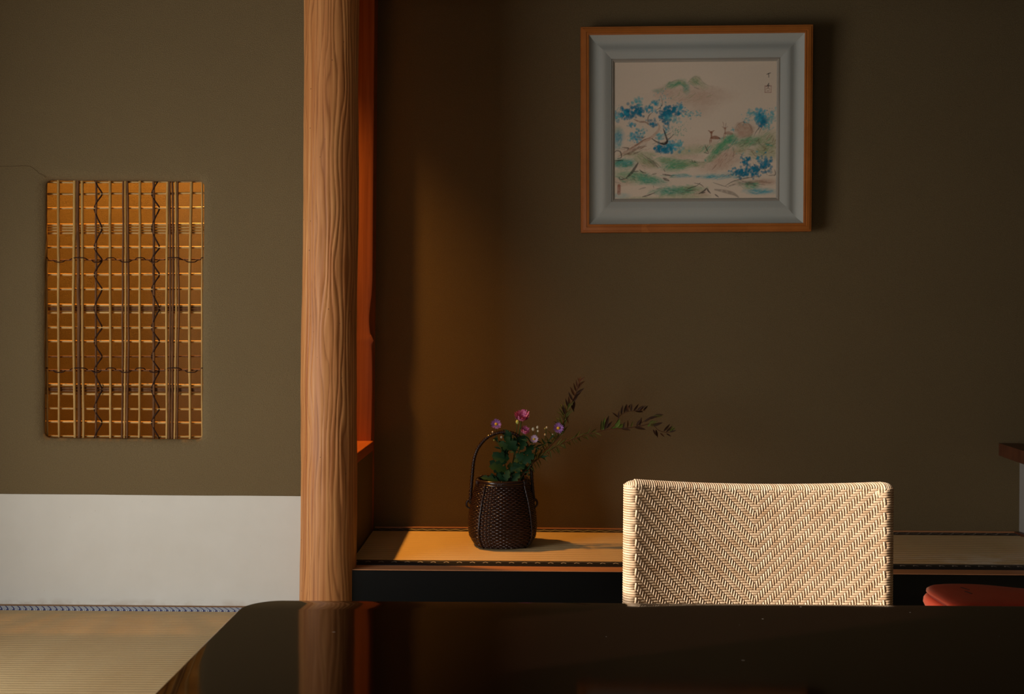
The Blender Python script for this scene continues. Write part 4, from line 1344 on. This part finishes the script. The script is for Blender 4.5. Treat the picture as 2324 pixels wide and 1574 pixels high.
# hoop handle from the left to the right side
hp = [(1067, 1142), (1069, 1110), (1072, 1075), (1075, 1045), (1082, 1022), (1092, 1006), (1106, 992), (1122, 984), (1140, 980), (1162, 982), (1182, 993), (1196, 1010), (1203, 1032), (1206, 1065), (1208, 1100), (1212, 1138)]
HPTS = smooth_path([at(x, y, 3.275) for x, y in hp], 110)
hd = obj('handle', MB().sweep(HPTS, 0.0052, sides=8), M['basket_rim'], bk, smooth=True)
s = np.linspace(0, 1, 1300)
idx = s * (len(HPTS) - 1)
core = np.stack([np.interp(idx, np.arange(len(HPTS)), HPTS[:, k]) for k in range(3)], -1)
Tt = np.gradient(core, axis=0)
Tt /= np.linalg.norm(Tt, axis=1)[:, None]
Nn = np.tile((0, -1.0, 0), (1300, 1))
Sn = np.cross(Tt, Nn)
hx = core + 0.0053 * (np.cos(s * 2 * PI * 62)[:, None] * Sn + np.sin(s * 2 * PI * 62)[:, None] * Nn)
obj('wrapping', MB().sweep(hx, 0.0015, sides=5), M['basket'], hd, smooth=True)
for (x, y) in ((1065, 1143), (1213, 1141)):
    c = at(x, y, 3.268)
    a = np.linspace(0, 2 * PI, 24, endpoint=False)
    obj('handle_loop', MB().sweep(np.stack([c[0] + 0.009 * np.cos(a), c[1] + 0 * a, c[2] + 0.013 * np.sin(a)], -1), 0.0034, sides=6, closed=True), M['basket_rim'], bk, smooth=True)

# ------------------------------------------------------------------ flowers and branches in the basket
def m_leaf(name, c1, c2, trans=0.25):
    t = NT(name)
    f = t.noise(t.coord(), 60, 3)
    t.base(t.mix(f, c1, c2))
    t.set(0.65, 0.15)
    t.b.inputs['Transmission Weight'].default_value = 0.0
    t.b.inputs['Subsurface Weight'].default_value = 0.0
    return t.m


M['leaf_green'] = m_leaf('deep_green_leaf', (0.0045, 0.022, 0.008), (0.011, 0.048, 0.014))
M['leaf_olive'] = m_leaf('olive_leaf', (0.050, 0.048, 0.008), (0.10, 0.095, 0.018))
M['leaf_lime'] = m_leaf('fresh_green_leaf', (0.05, 0.085, 0.010), (0.11, 0.15, 0.025))
M['leaf_red'] = m_leaf('red_brown_leaf', (0.045, 0.016, 0.006), (0.12, 0.045, 0.016))
M['leaf_dark'] = m_leaf('dark_brown_leaf', (0.018, 0.008, 0.004), (0.045, 0.018, 0.007))
M['stem_green'] = m_leaf('green_stem', (0.03, 0.06, 0.015), (0.06, 0.11, 0.03))
M['stem_brown'] = m_leaf('brown_twig_stem', (0.06, 0.024, 0.010), (0.12, 0.05, 0.022))
M['bud'] = m_leaf('cream_bud', (0.48, 0.42, 0.30), (0.66, 0.60, 0.44))
M['bud_green'] = m_leaf('yellow_green_bud', (0.32, 0.36, 0.06), (0.50, 0.52, 0.14))
M['yellow'] = m_leaf('yellow_flower_centre', (0.62, 0.36, 0.02), (0.80, 0.52, 0.05))
M['purple'] = m_leaf('violet_petal', (0.26, 0.10, 0.42), (0.48, 0.26, 0.62))
M['lilac'] = m_leaf('pale_lilac_petal', (0.56, 0.38, 0.58), (0.72, 0.54, 0.70))
M['dark_centre'] = m_leaf('dark_red_flower_centre', (0.16, 0.015, 0.03), (0.28, 0.04, 0.06))


def m_pink():
    t = NT('magenta_petal')
    sx = t.n('ShaderNodeSeparateXYZ')
    t.l(t.coord(), sx.inputs[0])
    f = t.noise(t.coord(), 240, 2)
    t.base(t.mix(t.ramp(f, 0.35, 0.65), (0.40, 0.010, 0.165), (0.80, 0.34, 0.52)))
    t.set(0.5, 0.3)
    return t.m


M['pink'] = m_pink()


def leaf_mesh(name, mat, lobes=0, width=0.28, fold=0.10, curl=0.12):
    """leaf of unit length along +X, upper face +Z"""
    n = 43 if lobes else 13
    x = np.linspace(0, 1, n)
    w = width * np.sin(PI * x ** 0.8) ** 0.9
    if lobes:
        w = width * (np.sin(PI * np.clip(x, 0, 1) ** 0.9) ** 0.7) * (0.40 + 0.60 * np.abs(np.sin(PI * lobes * x ** 0.9 + 0.3)) ** 0.7)
    w = np.maximum(w, 0.004)
    z = -curl * x * x
    V = np.stack([np.stack([x + (0.05 * s if lobes else 0) * w / width, sd * w, z + fold * w / max(width, 1e-3) * width], -1) if sd else np.stack([x, 0 * x, z], -1) for sd, s in ((-1, 1), (0, 0), (1, 1))], 1)
    mb = MB().add(V.reshape(-1, 3), grid_quads(n, 3))
    me = mb.data(name, (0, 0, 0), True)
    me.materials.append(mat)
    return me


LEAF = {}
for kk in ('leaf_green', 'leaf_olive', 'leaf_lime', 'leaf_red', 'leaf_dark'):
    LEAF[kk] = leaf_mesh('leaf', M[kk], 0, 0.13, 0.5, 0.1)
LEAF['lobed'] = leaf_mesh('leaf', M['leaf_green'], 3, 0.36, 0.35, 0.25)
LEAF['wide'] = leaf_mesh('leaf', M['leaf_lime'], 0, 0.24, 0.35, 0.1)


def put_leaf(kind, parent, p, direction, length, face=(0, -1, 0.5), width=1.0):
    x = Vector(direction).normalized()
    f = Vector(face)
    z = (f - x * f.dot(x)).normalized()
    y = z.cross(x)
    o = bpy.data.objects.new('leaf', LEAF[kind])
    COL.objects.link(o)
    o.parent = parent
    m = Matrix((x, y, z)).transposed().to_4x4()
    o.matrix_local = Matrix.Translation(Vector(np.asarray(p) - wloc(parent))) @ m @ Matrix.Diagonal((length, length * width, length, 1))
    return o


FD = 3.275
def pxd(px):
    return px * FD / FPX


def stem(parent, pts, r0, r1, mat, name='stem', d=FD, n=30):
    P = smooth_path([at(p[0], p[1], d + (p[2] if len(p) > 2 else 0)) for p in pts], n)
    obj(name, MB().sweep(P, np.linspace(pxd(r0), pxd(r1), n), sides=6), mat, parent, smooth=True)
    return P


def petals(parent, c, facing, layers, mat, name='petals'):
    """layers: (count, length, width, tilt away from the facing axis in degrees, phase)"""
    ax = Vector(facing).normalized()
    u = ax.orthogonal().normalized()
    v = ax.cross(u)
    mb = MB()
    for (n, L, w, tilt, ph, inner) in layers:
        for k in range(n):
            a = 2 * PI * (k + ph) / n + random.uniform(-0.06, 0.06)
            tl = math.radians(tilt + random.uniform(-6, 6))
            rad = u * math.cos(a) + v * math.sin(a)
            tan = -u * math.sin(a) + v * math.cos(a)
            d0 = rad * math.sin(tl) + ax * math.cos(tl)
            t5 = np.linspace(0, 1, 6)
            ww = w * np.array((0.45, 0.85, 1.0, 1.0, 0.8, 0.25))
            Lk = L * random.uniform(0.88, 1.08)
            rows = []
            for q, wk in zip(t5, ww):
                tl2 = tl - 0.5 * (q - 0.3) * 0.5
                dd = rad * math.sin(tl2) + ax * math.cos(tl2)
                p = Vector(c) + rad * inner + dd * (Lk * q)
                nrm = (ax * math.sin(tl2) - rad * math.cos(tl2))
                rows.append([p - tan * wk / 2 + nrm * (-0.15 * wk), p + nrm * 0.15 * wk * -1 + nrm * 0.2 * wk * -1, p + tan * wk / 2 + nrm * (-0.15 * wk)])
            mb.add(np.array([[tuple(x) for x in r] for r in rows]).reshape(-1, 3), grid_quads(6, 3))
    return obj(name, mb, mat, parent, smooth=True)


def bud(parent, px, py, r, mat, d=FD, name='bud'):
    return obj(name, MB().ball(at(px, py, d), (pxd(r), pxd(r), pxd(r) * 1.2), 7, 10), mat, parent, smooth=True)


base = lambda px=1150: at(px, 1150, FD)

# magenta chrysanthemum
f1 = thing('chrysanthemum', 'magenta chrysanthemum in full bloom with lobed dark green leaves', 'flower', base(1150))
stem(f1, [(1150, 1150), (1156, 1090), (1168, 1030), (1178, 985), (1183, 955)], 1.8, 1.4, M['stem_green'])
c = at(1184, 951, FD - 0.012)
fl = petals(f1, c, (0.06, -0.70, 0.71), [(16, pxd(23), pxd(6.4), 50, 0, pxd(2.2)), (16, pxd(22), pxd(6.0), 40, 0.5, pxd(2.0))], M['pink'])
bud(f1, 1185, 950, 4.0, M['dark_centre'], FD - 0.020, 'flower_centre')
bud(f1, 1185, 951, 1.7, M['bud'], FD - 0.0275, 'flower_centre')
bud(f1, 1174.5, 957, 4.2, M['bud_green'], FD - 0.015)
stem(f1, [(1166, 1035), (1170, 1000), (1174, 960)], 1.0, 0.9, M['stem_green'])
for (px, py, dx, dy, L, wd, dd) in ((1150, 1068, -44, -18, 46, 1.0, -0.02), (1150, 1050, -38, -26, 44, 1.0, -0.03), (1156, 1040, -36, -6, 42, 1.0, -0.035), (1158, 1070, 34, -22, 44, 1.0, -0.03),
                                    (1166, 1045, 32, -8, 42, 1.1, -0.02), (1164, 1016, -16, -28, 36, 1.0, -0.02), (1160, 1000, -22, -30, 36, 0.9, 0.0), (1132, 1093, -46, -16, 48, 0.55, -0.04), (1130, 1092, -20, -22, 28, 0.6, -0.03),
                                    (1148, 1092, 4, -28, 30, 1.0, -0.06), (1160, 1094, 22, -26, 32, 1.0, -0.05), (1145, 1096, -20, -28, 32, 0.9, -0.03), (1170, 1030, 28, 12, 36, 1.0, -0.03),
                                    (1172, 1085, 26, -18, 34, 0.9, 0.02), (1172, 1000, 20, -12, 26, 0.9, 0.0), (1150, 1030, -14, -36, 40, 1.0, 0.02), (1140, 1060, -34, -14, 36, 1.0, 0.0), (1144, 1078, -30, -20, 34, 0.9, 0.01),
                                    (1155, 1030, -30, 4, 34, 0.9, 0.0), (1178, 1058, 24, 8, 30, 0.9, 0.0), (1164, 1080, -10, -34, 36, 0.9, 0.01), (1172, 1062, 14, -28, 32, 0.8, 0.0), (1158, 1022, 8, -30, 34, 0.8, 0.01), (1140, 1045, -30, -20, 32, 0.9, 0.01)):
    put_leaf('lobed', f1, at(px, py, FD + dd), (dx, random.uniform(-14, 4), -dy), pxd(L * 0.88), (random.uniform(-0.5, 0.5), -1, random.uniform(-0.3, 0.8)), wd)

for (px, py, dx, dy, L, wd, dd) in ((1172, 1022, -22, -30, 40, 1.0, -0.045), (1182, 1020, 10, -28, 34, 0.9, -0.04), (1190, 1030, 20, -18, 32, 0.9, -0.04), (1162, 990, -14, -12, 22, 1.0, -0.03), (1186, 1050, 24, -20, 36, 1.0, -0.045), (1160, 1018, -26, -14, 34, 1.0, -0.045), (1176, 1004, 16, -10, 24, 0.9, -0.03)):
    put_leaf('lobed', f1, at(px, py, FD + dd), (dx, random.uniform(-10, 2), -dy), pxd(L * 0.9), (random.uniform(-0.4, 0.4), -1, random.uniform(-0.3, 0.6)), wd)
for k in range(70):
    px, py = random.gauss(1186, 20), random.uniform(995, 1085)
    put_leaf('leaf_green', f1, at(px, py, FD + random.uniform(-0.05, 0.02)), (random.uniform(-1, 1), random.uniform(-0.5, 0.3), random.uniform(-0.2, 1)), pxd(random.uniform(9, 20)), (random.uniform(-0.6, 0.6), -1, random.uniform(-0.2, 0.8)), 0.9)

# half open pink bloom
f2 = thing('chrysanthemum', 'half open pink chrysanthemum just below the magenta bloom', 'flower', base(1158))
stem(f2, [(1158, 1150), (1165, 1085), (1176, 1030), (1186, 1000), (1190, 982)], 1.4, 1.1, M['stem_green'])
petals(f2, at(1191, 982, FD - 0.018), (0.1, -0.72, 0.70), [(12, pxd(16), pxd(5.2), 36, 0, pxd(2)), (10, pxd(15), pxd(4.8), 28, 0.5, pxd(1.6))], M['pink'])
bud(f2, 1191, 978, 2.6, M['dark_centre'], FD - 0.026, 'flower_centre')

# violet asters
def aster(label, px, py, r, pts, facing, pm, n, buds, leaves, dz=0.0):
    f = thing('aster', label, 'flower', base(pts[0][0]))
    stem(f, pts, 1.1, 0.7, M['stem_green'], d=FD + dz)
    petals(f, at(px, py, FD + dz - 0.006), facing, [(n, pxd(r), pxd(2.3), 82, 0, pxd(2)), (n - 5, pxd(r * 0.86), pxd(2.0), 68, 0.5, pxd(2))], pm)
    obj('flower_centre', MB().ball(at(px, py, FD + dz - 0.009), (pxd(r * 0.34), pxd(r * 0.24), pxd(r * 0.32)), 7, 12), M['yellow'], f, smooth=True)
    for (bx, by, br, bm, sx, sy) in buds:
        bud(f, bx, by, br, M[bm], FD + dz)
        stem(f, [(sx, sy), ((sx + bx) / 2 + 1, (sy + by) / 2), (bx, by)], 0.6, 0.5, M['stem_green'], d=FD + dz, n=12)
    for (lx, ly, dx, dy, L) in leaves:
        put_leaf('leaf_green', f, at(lx, ly, FD + dz), (dx, random.uniform(-6, 6), -dy), pxd(L), (0, -1, 0.4), 0.9)
    return f


aster('violet aster rising above the left side of the basket handle', 1126, 962, 10.5, [(1146, 1150), (1150, 1090), (1142, 1030), (1130, 1000), (1126, 966)], (-0.05, -0.95, 0.25), M['purple'], 22,
      [(1118, 980, 1.9, 'bud', 1129, 996), (1138, 991.5, 2.6, 'bud', 1134, 1010), (1121, 998, 1.7, 'bud_green', 1133, 1012), (1151, 1011, 3.2, 'bud_green', 1148, 1036)],
      [(1132, 1005, -10, -12, 17), (1134, 1010, 12, -10, 15), (1137, 1018, -14, -4, 18), (1140, 1028, 10, -14, 18), (1131, 996, -12, -2, 13), (1128, 985, 9, -6, 12), (1128, 990, -8, 8, 12)])
aster('violet aster at the right beside the upright branch', 1267, 971, 11, [(1172, 1150), (1182, 1085), (1214, 1030), (1245, 1000), (1266, 976)], (0.1, -0.95, 0.2), M['purple'], 22,
      [(1241, 969.5, 2.3, 'bud', 1236, 998), (1237, 986, 2.3, 'bud', 1236, 1004), (1237, 972, 1.4, 'bud_green', 1238, 990), (1254, 985, 1.4, 'bud', 1244, 1000)],
      [(1230, 1015, 10, -14, 16), (1236, 1006, -8, -14, 15), (1248, 996, 10, -10, 14), (1240, 1003, 14, 2, 15), (1225, 1020, -12, -8, 16), (1215, 1030, 4, -18, 18)], 0.01)
aster('small pale lilac aster in the middle of the bouquet', 1212, 996, 7.8, [(1165, 1150), (1176, 1080), (1196, 1030), (1207, 1008), (1212, 998)], (0.05, -0.93, 0.3), M['lilac'], 20,
      [(1210, 973.5, 3.6, 'bud', 1206, 1006), (1220, 969, 2.9, 'bud', 1208, 1006), (1221, 977.5, 2.3, 'bud', 1210, 1004), (1177, 1013, 3.4, 'bud_green', 1184, 1045)],
      [(1202, 1018, -12, -10, 17), (1204, 1014, 12, -6, 15), (1196, 1030, -14, -4, 18), (1198, 1026, 12, -12, 18), (1190, 1042, 14, -6, 20), (1207, 1006, -10, -12, 14), (1218, 1000, 12, 6, 14)], -0.02)

# upright reddish branch
b1 = thing('leafy_branch', 'upright sprig with red brown willowy leaves at its tip', 'branch', base(1162))
P = stem(b1, [(1162, 1150), (1180, 1090), (1215, 1045), (1250, 1010), (1272, 985), (1279, 958), (1284, 935), (1298, 912), (1307, 890), (1316, 866)], 1.6, 0.8, M['stem_brown'], d=FD + 0.02, n=60)
tipl = [(1282, 940, -10, -42, 24, 'leaf_dark'), (1283, 938, 12, 34, 24, 'leaf_red'), (1290, 924, -10, -30, 22, 'leaf_dark'), (1292, 920, -2, -36, 22, 'leaf_red'), (1298, 912, 22, -26, 24, 'leaf_dark'), (1300, 908, -14, -26, 22, 'leaf_dark'),
        (1303, 902, 24, -22, 24, 'leaf_dark'), (1304, 898, -14, -30, 24, 'leaf_red'), (1307, 894, 26, -20, 24, 'leaf_dark'), (1308, 889, -8, -28, 22, 'leaf_red'), (1310, 884, 16, -24, 20, 'leaf_red'), (1312, 880, -6, -24, 20, 'leaf_red'), (1314, 874, 16, -12, 18, 'leaf_red'),
        (1315, 870, 4, -22, 18, 'leaf_red'), (1316, 866, 12, -14, 16, 'leaf_red'), (1316, 868, -6, -16, 14, 'leaf_red'), (1302, 905, 2, 40, 26, 'leaf_dark'), (1288, 930, 6, -24, 17, 'leaf_lime'), (1295, 915, 12, 26, 22, 'leaf_dark')]
for (px, py, dx, dy, L, kd) in tipl:
    put_leaf(kd, b1, at(px, py, FD + 0.02), (dx, random.uniform(-10, 6), dy * -1), pxd(L), (random.uniform(-0.5, 0.5), -1, 0.3), 0.95)
for k in range(54):
    q = P[int(12 + k * 0.55)]
    sd = 1 if k % 2 else -1
    put_leaf('leaf_olive', b1, q, (sd * random.uniform(0.2, 0.7), random.uniform(-0.4, 0.4), random.uniform(0.4, 1.0)), pxd(random.uniform(16, 30)), (random.uniform(-0.5, 0.5), -1, 0.4), 0.55)

# long arching branch
b2 = thing('leafy_branch', 'long thin branch arching far to the right with dark narrow leaves', 'branch', base(1166))
P = stem(b2, [(1166, 1150), (1176, 1092), (1200, 1060), (1235, 1030), (1270, 1008), (1310, 992), (1345, 982), (1385, 973), (1420, 971), (1455, 966), (1478, 962), (1495, 976), (1515, 981), (1526, 977)], 1.5, 0.7, M['stem_brown'], d=FD - 0.02, n=90)
P2 = stem(b2, [(1384, 974), (1398, 958), (1405, 945), (1420, 935), (1440, 932), (1464, 931)], 0.9, 0.6, M['stem_brown'], d=FD - 0.02, n=30, name='side_stem')
P3 = stem(b2, [(1440, 969), (1462, 955), (1480, 945), (1492, 941)], 0.8, 0.5, M['stem_brown'], d=FD - 0.02, n=20, name='side_stem')
LV = [(1364, 977, 2, -22, 25, 'leaf_olive'), (1368, 976, 5, -26, 30, 'leaf_lime'), (1372, 975, 8, -26, 34, 'leaf_dark'), (1376, 972, 16, -20, 22, 'leaf_dark'), (1386, 972, 14, -4, 16, 'leaf_lime'), (1398, 970, 8, -20, 22, 'wide'), (1402, 970, 16, -8, 18, 'wide'),
      (1404, 950, 0, -22, 20, 'leaf_dark'), (1403, 947, -13, -12, 18, 'leaf_dark'), (1410, 940, 4, -24, 22, 'leaf_dark'), (1416, 937, 8, -24, 22, 'leaf_dark'), (1421, 935, 12, -22, 22, 'leaf_dark'), (1426, 934, -4, -22, 18, 'leaf_red'), (1432, 933, 2, -22, 18, 'leaf_dark'), (1438, 932, 12, -16, 20, 'leaf_dark'),
      (1446, 932, 14, -14, 20, 'leaf_dark'), (1453, 931, 12, -14, 18, 'leaf_dark'), (1460, 931, 12, -12, 16, 'leaf_dark'), (1440, 932, 24, 2, 22, 'leaf_dark'), (1414, 971, 4, -20, 17, 'leaf_dark'), (1424, 970, 2, -20, 17, 'leaf_red'), (1432, 970, 6, -18, 16, 'leaf_olive'),
      (1444, 966, 12, -18, 22, 'leaf_dark'), (1452, 966, 4, -20, 20, 'leaf_dark'), (1462, 957, 20, -14, 22, 'leaf_dark'), (1470, 950, 24, -8, 24, 'leaf_dark'), (1478, 946, 24, -4, 26, 'leaf_olive'), (1484, 943, 22, -4, 22, 'leaf_dark'), (1472, 962, 22, -10, 22, 'leaf_olive'), (1476, 966, 26, -6, 26, 'leaf_olive'),
      (1470, 968, 12, -16, 20, 'leaf_lime'), (1482, 966, 24, -10, 24, 'leaf_dark'), (1488, 974, 6, 20, 20, 'leaf_dark'), (1482, 974, 14, 22, 20, 'leaf_dark'), (1498, 982, 12, 10, 14, 'leaf_red'), (1506, 978, 16, -18, 22, 'leaf_dark'), (1512, 980, 14, -16, 20, 'leaf_dark'), (1520, 980, 8, -16, 16, 'leaf_lime'), (1520, 980, 16, -6, 16, 'leaf_dark'), (1524, 978, 10, -10, 13, 'leaf_lime'),
      (1440, 969, 20, 3, 26, 'leaf_dark'), (1410, 972, 18, 2, 22, 'leaf_dark'), (1512, 983, 14, 8, 13, 'leaf_dark')]
for (px, py, dx, dy, L, kd) in LV:
    put_leaf(kd, b2, at(px, py, FD - 0.02), (dx, random.uniform(-10, 6), -dy), pxd(L), (random.uniform(-0.5, 0.5), -1, 0.3), 0.95 if kd != 'wide' else 1.0)
for k in range(60):
    q = P[int(14 + k * 0.48)]
    sd = -1 if k % 2 else 1
    put_leaf('leaf_olive', b2, q, (random.uniform(0.2, 0.9), random.uniform(-0.4, 0.4), sd * random.uniform(0.3, 0.9)), pxd(random.uniform(12, 22)), (random.uniform(-0.5, 0.5), -1, 0.4), 0.55)
